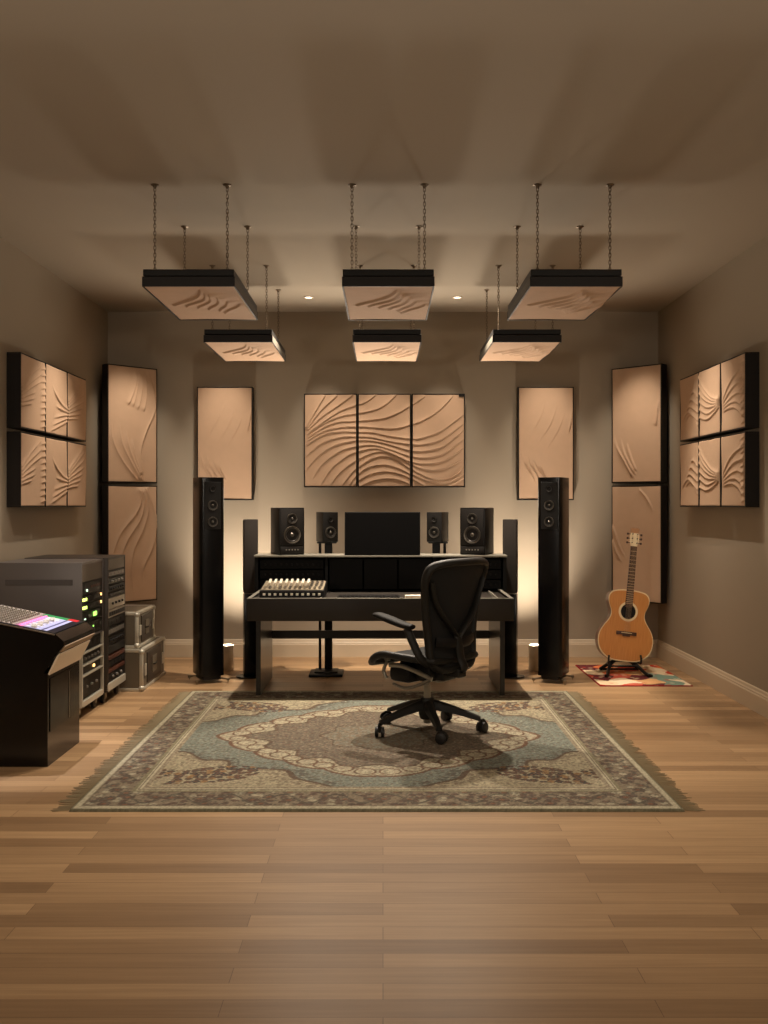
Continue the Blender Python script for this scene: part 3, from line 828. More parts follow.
# ------------------------------------------------------------------ chair
t = thing('office_chair', 'black mesh office chair on five casters, turned to the left, at the desk', 'office chair', (.256, 5.79, .0), math.radians(48))
th0 = math.radians(-48)
bz = .012
base_dirs = [math.radians(a)-math.radians(48) for a in (-80, -8, 64, 136, 208)]
b = B(); lathe(b, [(0, .085), (.040, .085), (.050, .11), (.050, .175), (.036, .205), (0, .205)], n=28); obj('base_hub', b, M['chfr'], t, 40)
for a in base_dirs:
    d = Vector((math.cos(a), math.sin(a), 0)); s_ = Vector((-d.y, d.x, 0))
    b = B()
    rows = []
    for k in range(9):
        f = k/8; r = .03+f*.278; z = .168-.076*f**1.3; hwid = .030-.012*f; th = .056-.030*f
        p = d*r
        rows.append([b.verts.new(p+s_*a_*hwid+Vector((0, 0, z+c_*th/2))) for a_, c_ in ((-1, -1), (-.75, .7), (-.3, 1), (.3, 1), (.75, .7), (1, -1))])
    for A_, C_ in zip(rows[:-1], rows[1:]):
        for i in range(6): b.faces.new((A_[i], A_[(i+1) % 6], C_[(i+1) % 6], C_[i]))
    b.faces.new(rows[0][::-1]); b.faces.new(rows[-1])
    lg = obj('base_leg', b, M['chfr'], t, 50)
    # caster
    b = B(); p = d*.31; cd = Vector((math.cos(a+1.0), math.sin(a+1.0), 0))
    off = cd*0.012
    for s in (-1, 1):
        c0 = p+off+cd.cross(Vector((0, 0, 1)))*(.008*s)+Vector((0, 0, .030+bz)); c1 = p+off+cd.cross(Vector((0, 0, 1)))*(.026*s)+Vector((0, 0, .030+bz))
        lathe(b, [(0, 0), (.026, 0), (.030, .003), (.030, .015), (.025, .018), (0, .018)], c0, (c1-c0), 24)
    co = obj('caster', b, M['rubber'], t, 40)
    b = B(); cyl(b, p+Vector((0, 0, .04)), p+Vector((0, 0, .09)), .009, n=12)
    tube(b, [p+off+Vector((0, 0, .032+bz))+cd*.033*math.cos(q_)+Vector((0, 0, .033*math.sin(q_))) for q_ in [PI*i/8 for i in range(9)]], .012, 8, flat=(1.2, .35))
    obj('caster_fork', b, M['chfr'], co, 40)
b = B(); cyl(b, (0, 0, .20), (0, 0, .28), .020, n=20); gl = obj('gas_lift', b, M['chal'], t, 40)
b = B(); cyl(b, (0, 0, .28), (0, 0, .37), .014, n=20); obj('piston', b, M['chal'], gl, 40)
b = B(); cyl(b, (0, 0, .06), (0, 0, .085), .022, n=16); obj('end_cap', b, M['chal'], gl, 40)
# tilt mechanism
b = B(); box(b, -.065, .065, -.17, .12, .325, .385, .014); box(b, -.12, .12, -.12, -.03, .335, .40, .014)
box(b, -.035, .035, -.26, -.14, .35, .40, .01)
obj('tilt_mechanism', b, M['chfr'], t, 40)
for s in (-1, 1):
    b = B()
    tube(b, catmull([(s*.15, .16, .395), (s*.155, .06, .40), (s*.15, -.06, .375), (s*.14, -.15, .345)], 5), .010, 8, flat=(.8, 1.4))
    tube(b, catmull([(s*.15, .13, .29), (s*.15, .04, .275), (s*.15, -.06, .305), (s*.14, -.14, .345)], 5), .009, 8)
    tube(b, catmull([(s*.15, .18, .41), (s*.155, .20, .36), (s*.15, .18, .315)], 5), .011, 8)
    obj('linkage', b, M['chal'], t, 50)
    b = B(); lathe(b, [(0, -.012), (.020, -.012), (.022, 0), (.018, .012), (0, .014)], (s*.17, .16, .44), (s, 0, 0), 18); obj('adjuster_knob', b, M['chal'], t, 40)
b = B(); box(b, -.15, .15, .01, .17, .30, .40, .03); box(b, -.10, .10, -.10, .02, .31, .43, .03); box(b, -.06, .06, .10, .16, .38, .435, .01); obj('spring_housing', b, M['gear'], t, 40)
# seat
def seat_surface(f, off):
    nx_, ny_ = 25, 27
    us = np.linspace(-1, 1, nx_); vs = np.linspace(0, 1, ny_); U, V = np.meshgrid(us, vs)
    hwid = .19+.065*np.sin(np.clip(V*1.15, 0, 1)*PI/2)-.03*np.clip((V-.85)/.15, 0, 1)**2
    Xs = U*hwid; Ys = -.20+V*.46-.03*U*U*V
    Zs = .462-.012*np.cos(U*PI/2)-.07*np.clip((V-.66)/.34, 0, 1)**2+.03*V + off
    return Xs, Ys, Zs
def slab(name, top, bot, m, parent):
    nyy, nxx = top[0].shape; bm_ = B()
    T = [[bm_.verts.new((top[0][j, i], top[1][j, i], top[2][j, i])) for i in range(nxx)] for j in range(nyy)]
    Q = [[bm_.verts.new((bot[0][j, i], bot[1][j, i], bot[2][j, i])) for i in range(nxx)] for j in range(nyy)]
    for j in range(nyy-1):
        for i in range(nxx-1):
            bm_.faces.new((T[j][i], T[j][i+1], T[j+1][i+1], T[j+1][i])); bm_.faces.new((Q[j][i], Q[j+1][i], Q[j+1][i+1], Q[j][i+1]))
    for i in range(nxx-1):
        bm_.faces.new((T[0][i], Q[0][i], Q[0][i+1], T[0][i+1])); bm_.faces.new((T[-1][i], T[-1][i+1], Q[-1][i+1], Q[-1][i]))
    for j in range(nyy-1):
        bm_.faces.new((T[j][0], T[j+1][0], Q[j+1][0], Q[j][0])); bm_.faces.new((T[j][-1], Q[j][-1], Q[j+1][-1], T[j+1][-1]))
    return obj(name, bm_, m, parent, 50)
T0 = seat_surface(None, 0); Q0 = seat_surface(None, -.018)
slab('seat', T0, Q0, M['mesh'], t)
rim = [(T0[0][0, i], T0[1][0, i], T0[2][0, i]-.008) for i in range(0, 25, 2)] + [(T0[0][j, -1], T0[1][j, -1], T0[2][j, -1]-.008) for j in range(2, 27, 2)] + \
      [(T0[0][-1, i], T0[1][-1, i], T0[2][-1, i]-.008) for i in range(22, -1, -2)] + [(T0[0][j, 0], T0[1][j, 0], T0[2][j, 0]-.008) for j in range(24, 0, -2)]
b = B(); tube(b, rim, .021, 10, closed=True); obj('seat_frame', b, M['chfr'], t, 60)
# backrest
def byz(x_, z_): return -.215-.15*(z_-.42)+.04*math.sin((z_-.42)/.6*PI) + 1.0*x_*x_
outl = [(0, .398), (.10, .398), (.165, .42), (.192, .48), (.198, .56), (.212, .66), (.232, .77), (.252, .87), (.258, .935), (.240, .978), (.18, .997), (.08, 1.003), (0, 1.004)]
full = outl + [(-x_, z_) for x_, z_ in outl[-2:0:-1]]
path = catmull([(x_, byz(x_, z_), z_) for x_, z_ in full], 4, closed=True)
b = B(); tube(b, path, .022, 10, closed=True, flat=(1.3, .9)); obj('back_frame', b, M['chfr'], t, 60)
zs = np.linspace(.405, .999, 30); us = np.linspace(-1, 1, 21)
Xb = np.zeros((30, 21)); Yb = Xb.copy(); Zb = Xb.copy()
oz = np.array([o_[1] for o_ in outl]); ow = np.array([o_[0] for o_ in outl])
for j, z_ in enumerate(zs):
    wz = float(np.interp(z_, [.398, .405, .42, .48, .56, .66, .77, .87, .935, .978, .999, 1.004], [.09, .13, .165, .192, .198, .212, .232, .252, .258, .240, .15, .08]))
    for i, u_ in enumerate(us):
        Xb[j, i] = u_*wz; Zb[j, i] = z_; Yb[j, i] = byz(u_*wz, z_)
slab('back_mesh', (Xb, Yb+.003, Zb), (Xb, Yb-.003, Zb), M['mesh'], t)
# Y-shaped spine behind
b = B()
def bk(x_, z_, o_=.035): return (x_, byz(x_, z_)-o_, z_)
for s in (-1, 1):
    tube(b, catmull([bk(-.02, .575, .03), bk(-.02+s*.045, .62, .03), bk(-.01+s*.10, .67, .028), bk(s*.155, .725, .024), bk(s*.20, .80, .018), bk(s*.235, .90, .012)], 5), .016, 10, flat=(1.5, .7))
tube(b, catmull([bk(-.02, .60, .03), bk(-.02, .53, .04), bk(-.01, .46, .04), (0, -.27, .40), (0, -.20, .385)], 5), .020, 10, flat=(1.5, .8))
obj('spine', b, M['chfr'], t, 60)
b = B(); tube(b, catmull([bk(-.17, .56, .02), bk(-.09, .55, .035), bk(0, .548, .042), bk(.09, .55, .035), bk(.17, .56, .02)], 5), .022, 8, flat=(.4, 1.3)); obj('lumbar_pad', b, M['gear'], t, 60)
# arms
for s in (-1, 1):
    b = B(); tube(b, catmull([(s*.17, -.17, .43), (s*.235, -.15, .47), (s*.258, -.11, .56), (s*.262, -.07, .635)], 6), .018, 10, flat=(1, 1.3)); ar = obj('arm_post', b, M['chfr'], t, 60)
    b = B()
    pts = catmull([(s*.262, -.11, .645), (s*.265, -.04, .654), (s*.262, .06, .676), (s*.252, .14, .690), (s*.24, .18, .692)], 5)
    tube(b, pts, .04, 12, rr=[.022+.02*math.sin(PI*min(1, .12+.8*i/(len(pts)-1))) for i in range(len(pts))], flat=(1.0, .48)); obj('arm_pad', b, M['blackpl'], t, 60)

# ------------------------------------------------------------------ guitar and stand
GX, GY = 1.868, 7.76
t = thing('acoustic_guitar', 'acoustic guitar with a honey spruce top, upright on a stand in the right corner', 'guitar', (GX, GY, .108))
t.rotation_euler = (math.radians(-6), math.radians(6.5), math.radians(0)); t.scale = (1.015, 1, 1.035)
half = [(0, 0), (.09, .004), (.150, .030), (.192, .075), (.211, .135), (.206, .195), (.180, .250), (.148, .295), (.130, .335), (.131, .372), (.146, .412), (.157, .450), (.152, .490), (.122, .520), (.06, .533), (0, .535)]
outl = half + [(-x_, z_) for x_, z_ in half[-2:0:-1]]
P2 = [(p.x, p.z) for p in catmull([(x_, 0, z_) for x_, z_ in outl], 5, closed=True)]
b = B(); prism(b, P2, lambda p: Vector((p[0], 0.0, p[1])), lambda p: Vector((p[0], .10, p[1]))); obj('body', b, M['gside'], t, 50)
sc = lambda p, k: (p[0]*k, .265+(p[1]-.265)*k)
b = B(); prism(b, [sc(p, 1.004) for p in P2], lambda p: Vector((p[0], -.003, p[1])), lambda p: Vector((p[0], .003, p[1]))); obj('binding', b, M['gbind'], t, 50)
b = B(); prism(b, [sc(p, .972) for p in P2], lambda p: Vector((p[0], -.0045, p[1])), lambda p: Vector((p[0], -.003, p[1]))); obj('soundboard', b, M['gtop'], t, 50)
b = B(); lathe(b, [(.056, .0046), (.074, .0046), (.074, .0058), (.056, .0058)], (0, 0, .372), (0, -1, 0), 40); obj('rosette', b, M['gbind'], t)
b = B(); lathe(b, [(0, .0062), (.057, .0062), (.057, .0040)], (0, 0, .372), (0, -1, 0), 40); obj('soundhole', b, M['ghole'], t)
b = B(); box(b, -.078, .078, -.013, -.004, .195, .222, .003); box(b, -.03, .03, -.014, -.004, .186, .198, .003); br_ = obj('bridge', b, M['gneck'], t, 40)
b = B(); box(b, -.04, .04, -.016, -.012, .210, .214); obj('saddle', b, M['gbind'], br_)
b = B()
prism(b, [(-.028, .405), (.028, .405), (.022, .865), (-.022, .865)], lambda p: Vector((p[0], -.016, p[1])), lambda p: Vector((p[0], -.006, p[1])))
fb = obj('fretboard', b, M['gneck'], t)
b = B(); tube(b, [(0, .006, .50), (0, .004, .7), (0, .004, .87)], .024, 12, flat=(1, .7)); obj('neck', b, M['gside'], t, 60)
for k in range(19):
    z_ = .865-(.648*(1-2**(-(k+1)/12.0)))
    hw_ = .022+(.865-z_)*.013
    b = B(); box(b, -hw_, hw_, -.0185, -.0155, z_-.0018, z_+.0018); obj('fret', b, M['fret'], fb)
b = B(); prism(b, [(-.024, .868), (.024, .868), (.034, .905), (.036, .955), (.030, .968), (-.030, .968), (-.036, .945), (-.034, .900)], lambda p: Vector((p[0], -.014+(p[1]-.868)*.1, p[1])), lambda p: Vector((p[0], .002+(p[1]-.868)*.1, p[1])))
hd = obj('headstock', b, M['ghead'], t)
b = B(); prism(b, [(-.030, .968), (.030, .968), (.034, 1.0), (.018, 1.008), (0, 1.004), (-.018, 1.008), (-.034, 1.0)], lambda p: Vector((p[0], -.004+(p[1]-.968)*.1, p[1])), lambda p: Vector((p[0], .012+(p[1]-.968)*.1, p[1])))
obj('headstock_tip', b, M['gheadtop'], hd)
for s in (-1, 1):
    for k in range(3):
        z_ = .893+.033*k
        b = B(); cyl(b, (s*.030, -.0, z_), (s*.048, .0, z_), .003, n=8); box(b, *sorted((s*.046, s*.060)), -.004, .006, z_-.008, z_+.008, .003)
        lathe(b, [(.0045, 0), (.004, .014), (0, .014)], (s*.019, -.012, z_), (0, -1, 0), 10)
        obj('tuning_peg', b, M['gneck'], hd, 40)
b = B()
for k in range(6):
    X = -.0165+.0066*k
    cyl(b, (X*1.2, -.0175, .212), (X*.9, -.022, .868), .0006, n=5)
obj('strings', b, M['fret'], t)

t = thing('guitar_stand', 'folding black guitar stand on the patchwork rug, cradling the guitar', 'guitar stand', (GX, GY, .0105))
for s in (-1, 1):
    b = B()
    tube(b, catmull([(s*.055, .06, .095), (s*.085, .03, .082), (s*.12, -.02, .045), (s*.150, -.11, .012), (s*.165, -.15, .010)], 5), .014, 8)
    tube(b, [(s*.165, -.15, .0112), (s*.175, -.165, .0112)], .0112, 8)
    obj('front_leg', b, M['black'], t, 60)
    b = B()
    tube(b, catmull([(s*.055, .06, .095), (s*.10, .10, .06), (s*.150, .15, .012)], 5), .014, 8)
    obj('rear_leg', b, M['black'], t, 60)
    b = B()
    tube(b, catmull([(s*.055, .06, .095), (s*.118, .03, .082), (s*.124, -.03, .085), (s*.126, -.04, .12), (s*.122, -.035, .150)], 5), .008, 8)
    obj('yoke', b, M['rubber'], t, 60)
b = B(); cyl(b, (-.15, .15, .012), (.15, .15, .012), .008, n=10); cyl(b, (-.06, .06, .095), (.06, .06, .095), .011, n=10); cyl(b, (-.11, -.005, .06), (.11, -.005, .06), .008, n=10); obj('cross_bar', b, M['black'], t, 40)

# ------------------------------------------------------------------ uplights
for X, lb in ((-1.255, 'short white cylinder floor uplight behind the left tower speaker'), (1.225, 'short white cylinder floor uplight behind the right tower speaker')):
    t = thing('floor_uplight', lb, 'floor lamp', (X, 8.0, 0), group='floor uplights')
    b = B(); lathe(b, [(0, 0), (.058, 0), (.060, .004), (.060, .196), (.057, .20), (.054, .196), (.054, .16), (.03, .15)], n=36); obj('housing', b, M['lampwhite'], t, 40)
    b = B(); lathe(b, [(0, .165), (.052, .165)], n=32); obj('bulb_lens', b, M['lampglow'], t)

# ------------------------------------------------------------------ flight cases
def flight_case(label, x0, x1, y0, y1, z0, z1):
    t = thing('flight_case', label, 'flight case', ((x0+x1)/2, (y0+y1)/2, z0), group='flight cases stacked beyond the racks')
    w = (x1-x0)/2; d = (y1-y0)/2; h = z1-z0; lid = h*.80; e = .024
    b = B(); box(b, -w+.004, w-.004, -d+.004, d-.004, .004, h-.004); obj('panels', b, M['casepanel'], t)
    b = B()
    for z_ in (0, h-e):
        for s in (-1, 1):
            box(b, -w, w, s*d-(e if s > 0 else 0), s*d+(0 if s > 0 else e), z_, z_+e, .002)
            box(b, s*w-(e if s > 0 else 0), s*w+(0 if s > 0 else e), -d, d, z_, z_+e, .002)
    for s in (-1, 1):
        for s2 in (-1, 1):
            box(b, s*w-(e if s > 0 else 0), s*w+(0 if s > 0 else e), s2*d-(e if s2 > 0 else 0), s2*d+(0 if s2 > 0 else e), 0, h, .002)
    obj('edge_trim', b, M['alu'], t, 40)
    for s in (-1, 1):
        for s2 in (-1, 1):
            for z_ in (.012, h-.012):
                b = B(); bmesh.ops.create_uvsphere(b, u_segments=14, v_segments=9, radius=.021, matrix=Matrix.Translation((s*(w-.011), s2*(d-.011), z_+(.009 if z_ < .1 else -.009)))); obj('ball_corner', b, M['alu'], t, 60)
    b = B(); box(b, w-.006, w+.002, -d*.62, d*.62, h*.14, h*.86, .003); dp = obj('side_dish', b, M['dish'], t)
    b = B(); box(b, w+.002, w+.007, -d*.2, d*.2, h*.3, h*.7, .003); obj('latch_plate', b, M['casepanel'], dp)
    b = B()
    for s in (-1, 1):
        box(b, w-.002, w+.006, s*d*.78-.022, s*d*.78+.022, h*.34, h*.62, .002)
    obj('butterfly_latch', b, M['alu'], t)
    b = B(); tube(b, [(w+.006, -.06, h*.5), (w+.016, -.05, h*.5), (w+.016, .05, h*.5), (w+.006, .06, h*.5)], .005, 8); obj('handle', b, M['black'], dp, 60)
    return t
flight_case('lower of the two stacked flight cases beside the far rack', -2.10, -1.700, 7.075, 7.78, 0, .300)
flight_case('upper flight case resting on the other, beside the far rack', -2.09, -1.735, 7.085, 7.60, .301, .562)

# ------------------------------------------------------------------ racks
def caster(parent, x, y, z=0.0, r=.034):
    b = B(); lathe(b, [(0, -.012), (r*.8, -.012), (r, -.008), (r, .008), (r*.8, .012), (0, .012)], (x, y, r), (1, 0, 0), 22); c = obj('caster_wheel', b, M['rubber'], parent, 40)
    b = B(); box(b, x-.02, x-.014, y-.016, y+.016, r*.9, r*2+.010); box(b, x+.014, x+.02, y-.016, y+.016, r*.9, r*2+.010); box(b, x-.03, x+.03, y-.03, y+.03, r*2+.004, r*2+.012); obj('caster_bracket', b, M['metal'], c)
def unit(parent, x, y0, y1, z0, z1, m, leds=(), knobs=0, km=None, slots=0, display=None):
    """rack gear front facing +X"""
    b = B(); box(b, x-.04, x, y0, y1, z0+.002, z1-.002, .002); o = obj('rack_unit', b, m, parent)
    for (f, g, key, sz) in leds:
        yy = y0+f*(y1-y0); zz = z0+g*(z1-z0)
        b = B(); box(b, x, x+.007, yy-sz[0]/2, yy+sz[0]/2, zz-sz[1]/2, zz+sz[1]/2, .0008); obj('indicator_light', b, M[key], o)
    for k in range(knobs):
        yy = y0+(y1-y0)*(k+1)/(knobs+1)
        b = B(); lathe(b, [(.009, 0), (.008, .012), (0, .013)], (x, yy, (z0+z1)/2), (1, 0, 0), 12); obj('knob', b, km or M['knobgrey'], o, 40)
    if slots:
        b = B()
        for k in range(slots):
            yy = y0+(y1-y0)*(k+.8)/(slots+.6)
            box(b, x, x+.004, yy-.012, yy+.012, z0+(z1-z0)*.3, z0+(z1-z0)*.7)
        box(b, x-.001, x+.0015, y0+.01, y1-.01, z0+(z1-z0)*.25, z0+(z1-z0)*.75)
        obj('control_row', b, km or M['geardark'], o)
    if display:
        b = B(); box(b, x, x+.002, y0+display[0]*(y1-y0), y0+display[1]*(y1-y0), z0+(z1-z0)*.2, z0+(z1-z0)*.8); obj('display', b, M[display[2]], o)
    return o
XW = -W+.024
# near rack
X1 = -1.838; y0, y1 = 6.10, 6.575
t = thing('equipment_rack', 'near equipment rack with grey side and green lights, behind the console', 'equipment rack', ((XW+X1)/2, (y0+y1)/2, 0), group='equipment racks on casters')
ox, oy = t.location.x, t.location.y
hx_ = (X1-XW)/2; hy_ = (y1-y0)/2
b = B()
box(b, -hx_, hx_, -hy_, -hy_+.015, .50, .967, .003); box(b, -hx_, hx_, hy_-.015, hy_, .50, .967, .003); box(b, -hx_, hx_-.001, -hy_+.015, hy_-.015, .952, .967)
box(b, -hx_, -hx_+.015, -hy_+.015, hy_-.015, .50, .952); box(b, -hx_, hx_, -hy_, hy_, .49, .50)
obj('cabinet', b, M['rackgrey'], t, 40)
b = B(); box(b, -hx_*.75, hx_*.8, -hy_-.002, -hy_+.002, .83, .865, .001); obj('side_vent', b, mat('vent_grey', rgb(78, 72, 70), .5), t)
b = B(); box(b, hx_-.03, hx_-.004, -hy_+.015, hy_-.015, .845, .952); obj('blank_panel', b, M['rackbrown'], t)
xf = hx_-.003
ya, yb = -hy_+.018, hy_-.018
o = unit(t, xf, ya, yb, .762, .842, M['geardark'], [(.2, .35, 'ledw', (.02, .014))], slots=0)
b = B(); box(b, xf, xf+.002, ya+.08*(yb-ya), ya+.34*(yb-ya), .766, .838); obj('meter_window', b, M['gear'], o)
b = B()
for k in range(5): box(b, xf, xf+.003, ya+(.42+.1*k)*(yb-ya), ya+(.48+.1*k)*(yb-ya), .80, .815)
obj('label_strip', b, M['gearred'], o)
unit(t, xf, ya, yb, .712, .76, M['gear'], [(.10, .5, 'ledy', (.075, .017)), (.9, .6, 'ledo', (.022, .016))], slots=6)
unit(t, xf, ya, yb, .662, .71, M['gear'], [(.10, .5, 'ledy', (.075, .017)), (.9, .6, 'ledo', (.022, .016))], slots=6)
unit(t, xf, ya, yb, .59, .66, M['gear'], [(.12, .35, 'ledw', (.016, .008)), (.60, .55, 'ledg', (.060, .026))], knobs=2)
unit(t, xf, ya, yb, .505, .588, M['gear'], [(.5, .6, 'ledg', (.014, .009))], slots=5)
# lower flight case section
b = B(); hz0, hz1 = .085, .49
box(b, -hx_, hx_-.02, -hy_, -hy_+.014, hz0, hz1); box(b, -hx_, hx_-.02, hy_-.014, hy_, hz0, hz1); box(b, -hx_, -hx_+.014, -hy_, hy_, hz0, hz1); box(b, -hx_, hx_, -hy_, hy_, hz0-.008, hz0+.006)
obj('lower_case', b, M['casepanel'], t)
b = B(); e = .020
for yy in (-hy_, hy_-e): box(b, hx_-.022, hx_+.003, yy, yy+e, hz0, hz1, .002)
for zz in (hz0-.006, .26, .325, .40): box(b, hx_-.022, hx_+.003, -hy_+e, hy_-e, zz, zz+(.034 if zz < .2 else .010), .002)
box(b, -hx_, hx_, -hy_-.002, -hy_+.018, hz0-.006, hz0+.02, .002); box(b, -hx_, hx_, -hy_-.002, -hy_+.018, .472, .49, .002)
obj('aluminium_edging', b, M['alu'], t)
unit(t, hx_-.012, ya+.01, yb-.01, .12, .258, M['gear'], [], knobs=3, display=(.10, .3, 'geardark'))
unit(t, hx_-.012, ya+.01, yb-.01, .272, .323, M['geardark'], [(.62, .5, 'ledo', (.028, .016))])
unit(t, hx_-.012, ya+.01, yb-.01, .337, .398, M['gear'], [], knobs=5)
unit(t, hx_-.012, ya+.01, yb-.01, .412, .486, M['gear'], [], slots=4)
for yy in (-hy_+.06, hy_-.06):
    for xx in (-hx_+.05, hx_-.05): caster(t, xx, yy)

# far rack
X1 = -1.818; y0, y1 = 6.61, 7.055
XW2 = -W+.024
t = thing('equipment_rack', 'far equipment rack with a silver unit in it, beside the flight cases', 'equipment rack', ((XW2+X1)/2, (y0+y1)/2, 0), group='equipment racks on casters')
# keep clear of flight cases: rack front at X1
hx_ = (X1-XW2)/2; hy_ = (y1-y0)/2
b = B()
box(b, -hx_, hx_, -hy_, -hy_+.015, .09, .97, .003); box(b, -hx_, hx_, hy_-.015, hy_, .09, .97, .003); box(b, -hx_, hx_-.001, -hy_+.015, hy_-.015, .955, .97)
box(b, -hx_, -hx_+.015, -hy_+.015, hy_-.015, .09, .955); box(b, -hx_, hx_, -hy_, hy_, .08, .09)
obj('cabinet', b, M['rackdark'], t, 40)
b = B(); box(b, hx_-.03, hx_-.004, -hy_+.015, hy_-.015, .885, .955); obj('blank_panel', b, M['rackbrown'], t)
b = B(); box(b, hx_-.01, hx_+.004, -hy_, hy_, .085, .135, .003); obj('aluminium_edging', b, M['alu'], t)
xf = hx_-.003; ya, yb = -hy_+.018, hy_-.018
for k, (z0, z1, mm, kn, sl_, km) in enumerate(((.835, .882, M['gear'], 0, 4, M['rackgrey']), (.785, .833, M['geardark'], 4, 0, None), (.735, .783, M['gear'], 6, 0, M['geardark']), (.70, .733, M['gear'], 0, 5, None))):
    unit(t, xf, ya, yb, z0, z1, mm, knobs=kn, slots=sl_, km=km)
unit(t, xf+.003, ya, yb, .622, .698, M['gearsilver'], knobs=4, km=M['geardark'])
unit(t, xf+.003, ya, yb, .565, .620, M['gearsilver'], slots=7, km=M['geardark'])
unit(t, xf, ya, yb, .505, .562, M['gear'], slots=3); unit(t, xf, ya, yb, .445, .503, M['gear'], slots=5, km=M['knobgrey']); unit(t, xf, ya, yb, .385, .443, M['gear'], knobs=6, km=M['geardark'])
unit(t, xf, ya, yb, .325, .383, M['geardark']); unit(t, xf+.004, ya, yb, .285, .315, M['gearred']); unit(t, xf, ya, yb, .235, .283, M['gear'], slots=4); unit(t, xf+.003, ya, yb, .20, .228, M['gearred']); unit(t, xf, ya, yb, .14, .198, M['gear'], knobs=3)
for yy in (-hy_+.06, hy_-.06):
    for xx in (-hx_+.05, hx_-.05): caster(t, xx, yy)

# ------------------------------------------------------------------ console
t = thing('mixing_console', 'gloss black mixing console with pink and white lit controls, at the left edge', 'mixing console', (-1.69, 5.04, 0))
dd = .525
b = B()
prof = [(-.60, .0), (0, .0), (0, .47), (-.60, .47)]
prism(b, prof, lambda p: Vector((p[0], 0, p[1])), lambda p: Vector((p[0], dd, p[1]))); obj('pedestal', b, M['console'], t)
b = B(); box(b, .0005, .004, .03, dd-.03, .17, .44, .001); obj('glass_door', b, M['gloss'], t)
b = B(); box(b, .004, .007, dd*.62, dd*.635, .18, .43, .001); obj('door_handle', b, M['metal'], t)
b = B()
prof = [(-.62, .47), (-.02, .47), (.035, .555), (.082, .610), (.080, .632), (.04, .668), (-.62, .80)]
prism(b, prof, lambda p: Vector((p[0], 0, p[1])), lambda p: Vector((p[0], dd, p[1]))); obj('body', b, M['console'], t)
b = B(); prism(b, [(.002, .468), (.045, .557), (.056, .570), (.061, .566), (.008, .462)], lambda p: Vector((p[0], -.002, p[1])), lambda p: Vector((p[0], dd+.002, p[1]))); obj('flared_side_panel', b, M['consolepan'], t)
b = B(); prism(b, [(.060, .580), (.084, .609), (.088, .606), (.064, .576)], lambda p: Vector((p[0], .0, p[1])), lambda p: Vector((p[0], dd, p[1]))); obj('trim_strip', b, mat('console_tan', rgb(140, 116, 88), .4), t)
b = B(); tube(b, [(-.6, -.004, .795), (.036, -.004, .667)], .004, 6); obj('front_rim', b, M['metal'], t, 60)
# control surface: slope from (.04,.668) to (-.6,.796)
nx, ny = 120, 60
u = np.linspace(0, 1, nx); v = np.linspace(0, 1, ny); U, V = np.meshgrid(u, v)   # u: 0 low/front edge .. 1 high, v: depth
X = .03-.62*U; Zs = .6725+(.797-.668)/.64*.62*U; Y = .012+(dd-.024)*V
C = np.zeros(X.shape+(3,))+L3(150, 140, 132)
C = put(C, U < .07, L3(14, 14, 26)); C = put(C, (U >= .07) & (U < .16), L3(176, 178, 214)); C = put(C, (U >= .105) & (U < .12), L3(60, 60, 96))
C = put(C, (U >= .16) & (U < .27), L3(150, 145, 176)); C = put(C, (U >= .16) & (U < .27) & (np.sin(V*60) > .3), L3(226, 222, 226))
C = put(C, (U >= .27) & (U < .315), L3(222, 112, 160)); C = put(C, (U >= .315) & (U < .34), L3(160, 110, 130))
C = put(C, (U >= .34) & (np.sin(U*170)*np.sin(V*75) > .35), L3(92, 82, 74)); C = put(C, (U >= .34) & (np.sin(U*170+1.6)*np.sin(V*75+1.2) > .55), L3(214, 192, 160))
C = put(C, (U > .86), L3(130, 122, 150))
C = put(C, (V > .86) & (U > .10) & (U < .34), L3(40, 130, 70)); C = put(C, (V > .88) & (U > .04) & (U < .12), L3(190, 30, 40))
C = put(C, (V > .70) & (V < .86) & (U > .17) & (U < .27), L3(240, 235, 220)); C = put(C, (V < .05), L3(30, 26, 28))
grid_mesh('control_surface', X, Y, Zs, M['surf'], t, col=np.clip(C*1.1, 0, .8), smooth=False)
def sz(u_): return .6725+(.797-.668)/.64*.62*u_
for k in range(16):
    vv = .08+.05*k
    b = B(); X_ = .03-.62*.295; Y_ = .012+(dd-.024)*vv; box(b, X_-.006, X_+.006, Y_-.007, Y_+.007, sz(.295)-.002, sz(.295)+.006, .001); obj('lit_button', b, M['ledp'], t)
for k in range(12):
    vv = .08+.062*k; uu = .19+.03*((k*7) % 3)/2
    b = B(); X_ = .03-.62*uu; Y_ = .012+(dd-.024)*vv; box(b, X_-.013, X_+.013, Y_-.007, Y_+.007, sz(uu)-.002, sz(uu)+.009, .002); obj('fader_cap', b, M['white'], t)
b = B()
for r in range(12):
    for k in range(16):
        uu = .37+.04*r; vv = .06+.055*k; X_ = .03-.62*uu; Y_ = .012+(dd-.024)*vv
        lathe(b, [(.0055, -.002), (.005, .011), (0, .012)], (X_, Y_, sz(uu)), n=8)
obj('knob_field', b, M['gearsilver'], t, 50)['kind'] = 'stuff'

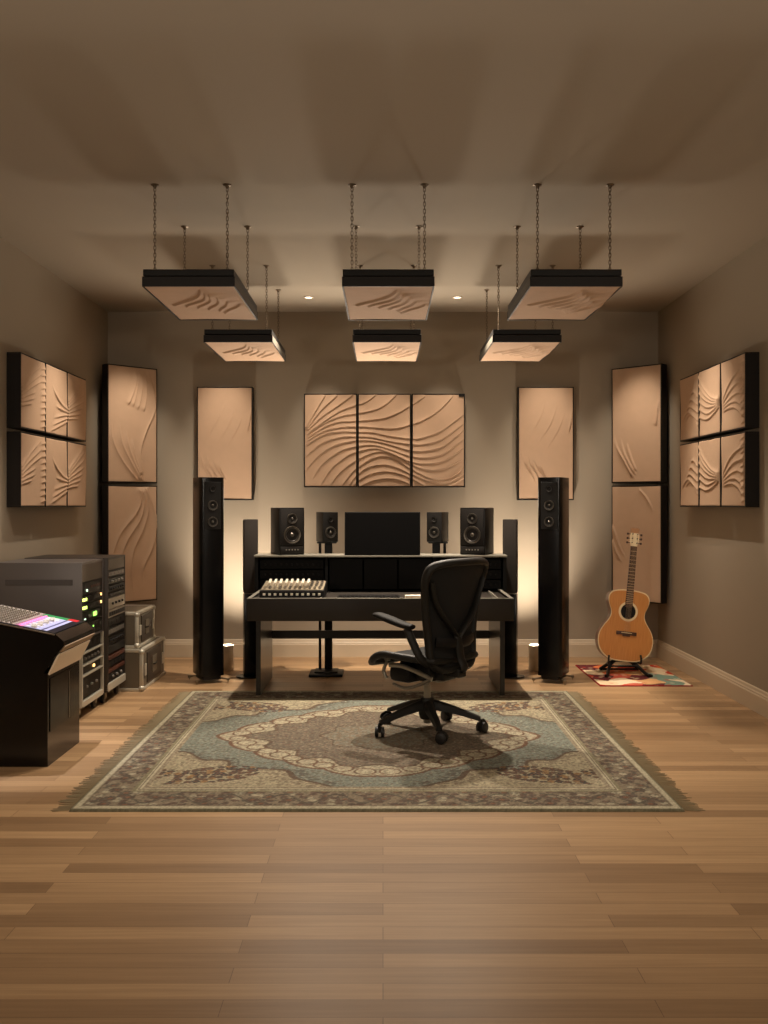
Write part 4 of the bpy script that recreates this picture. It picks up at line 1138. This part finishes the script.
# ------------------------------------------------------------------ lights
WARM = (1.0, .86, .70)
def lamp(name, kind, loc, target=None, power=10, color=WARM, size=.08, spot=None, blend=.5, sy=None):
    l = bpy.data.lights.new(name, kind); l.energy = power; l.color = color
    if kind == 'AREA':
        l.shape = 'RECTANGLE' if sy else 'DISK'; l.size = size
        if sy: l.size_y = sy
    else: l.shadow_soft_size = size
    if kind == 'SPOT': l.spot_size = math.radians(spot or 60); l.spot_blend = blend
    o = bpy.data.objects.new(name, l); link(o); o.location = loc
    if target: o.rotation_euler = (Vector(target)-Vector(loc)).to_track_quat('-Z', 'Y').to_euler()
    return o
ZL = 2.975
for X, tx, pw_, sp in ((-1.36, -1.37, 50, 46), (-.60, -.46, 42, 48), (0.0, 0.0, 36, 48), (.60, .48, 42, 48), (1.40, 1.40, 50, 46)):
    lamp('wall_wash_spot', 'SPOT', (X, 8.08, ZL), (tx, 8.62, 1.72), pw_, size=.03, spot=sp, blend=1.0)
for s in (-1, 1):
    lamp('corner_spot', 'SPOT', (s*1.78, 7.85, ZL), (s*2.12, 8.42, 1.80), 60, size=.03, spot=48, blend=1.0)
    lamp('side_wall_spot', 'SPOT', (s*1.64, 6.98, ZL), (s*2.3, 6.98, 1.10), 100, size=.02, spot=66, blend=1.0)
    lamp('uplight_lamp', 'SPOT', ((-1.255, 1.225)[s > 0], 8.0, .19), ((-1.19, 1.17)[s > 0], 8.66, .85), 130, size=.04, spot=80, blend=1.0)
    lamp('floor_spot', 'SPOT', (s*.5, 7.15, ZL), (s*.45, 6.7, 0), 330, size=.03, spot=110, blend=.9)
    lamp('front_fill', 'SPOT', (s*1.3, 3.6, ZL), (s*1.0, 4.2, 0), 65, size=.10, spot=130, blend=1.0)  # added unseen lamps that brighten the foreground floor
    lamp('ambient_fill', 'SPOT', (s*1.7, .6, 1.7), (s*.8, 4.0, 3.2), 105, size=.15, spot=140, blend=1.0)  # made-up lamps beside the camera, ambient fill for the whole room
for X in (-.85, 0, .85):
    lamp('cloud_fill', 'SPOT', (X, 8.40, 1.35), (X*.95, 7.0, 2.85), 66, size=.10, spot=106, blend=.8)  # added lamps without fixtures, standing in for light bounced off the floor
lamp('guitar_spot', 'SPOT', (1.75, 6.65, ZL), (1.95, 7.6, .4), 55, size=.03, spot=50, blend=.9)
lamp('console_spot', 'SPOT', (-1.75, 5.6, ZL), (-1.95, 5.35, .7), 240, size=.03, spot=36, blend=.9, color=(.95, .92, 1.0))
lamp('rack_spot', 'SPOT', (-1.5, 5.3, ZL), (-2.1, 6.3, .8), 60, size=.03, spot=45, blend=.9)

# world
w = bpy.data.worlds.new('room_dark'); S.world = w; w.use_nodes = True
w.node_tree.nodes['Background'].inputs[0].default_value = (.02, .016, .012, 1); w.node_tree.nodes['Background'].inputs[1].default_value = 1

# camera
cd = bpy.data.cameras.new('camera'); cam = bpy.data.objects.new('camera', cd); link(cam)
cam.location = (0, 0, 1.32); cam.rotation_euler = (PI/2, 0, 0)
cd.sensor_fit = 'AUTO'; cd.sensor_width = 36; cd.lens = 1000/1024*36
cd.shift_x = (384-383)/1024; cd.shift_y = -(512-505)/1024
cd.clip_start = .05; cd.clip_end = 50
S.camera = cam
vs_ = S.view_settings; vs_.view_transform = 'Standard'; vs_.look = 'None'; vs_.gamma = 1; vs_.exposure = 0.08
try: vs_.use_curve_mapping = False
except Exception: pass
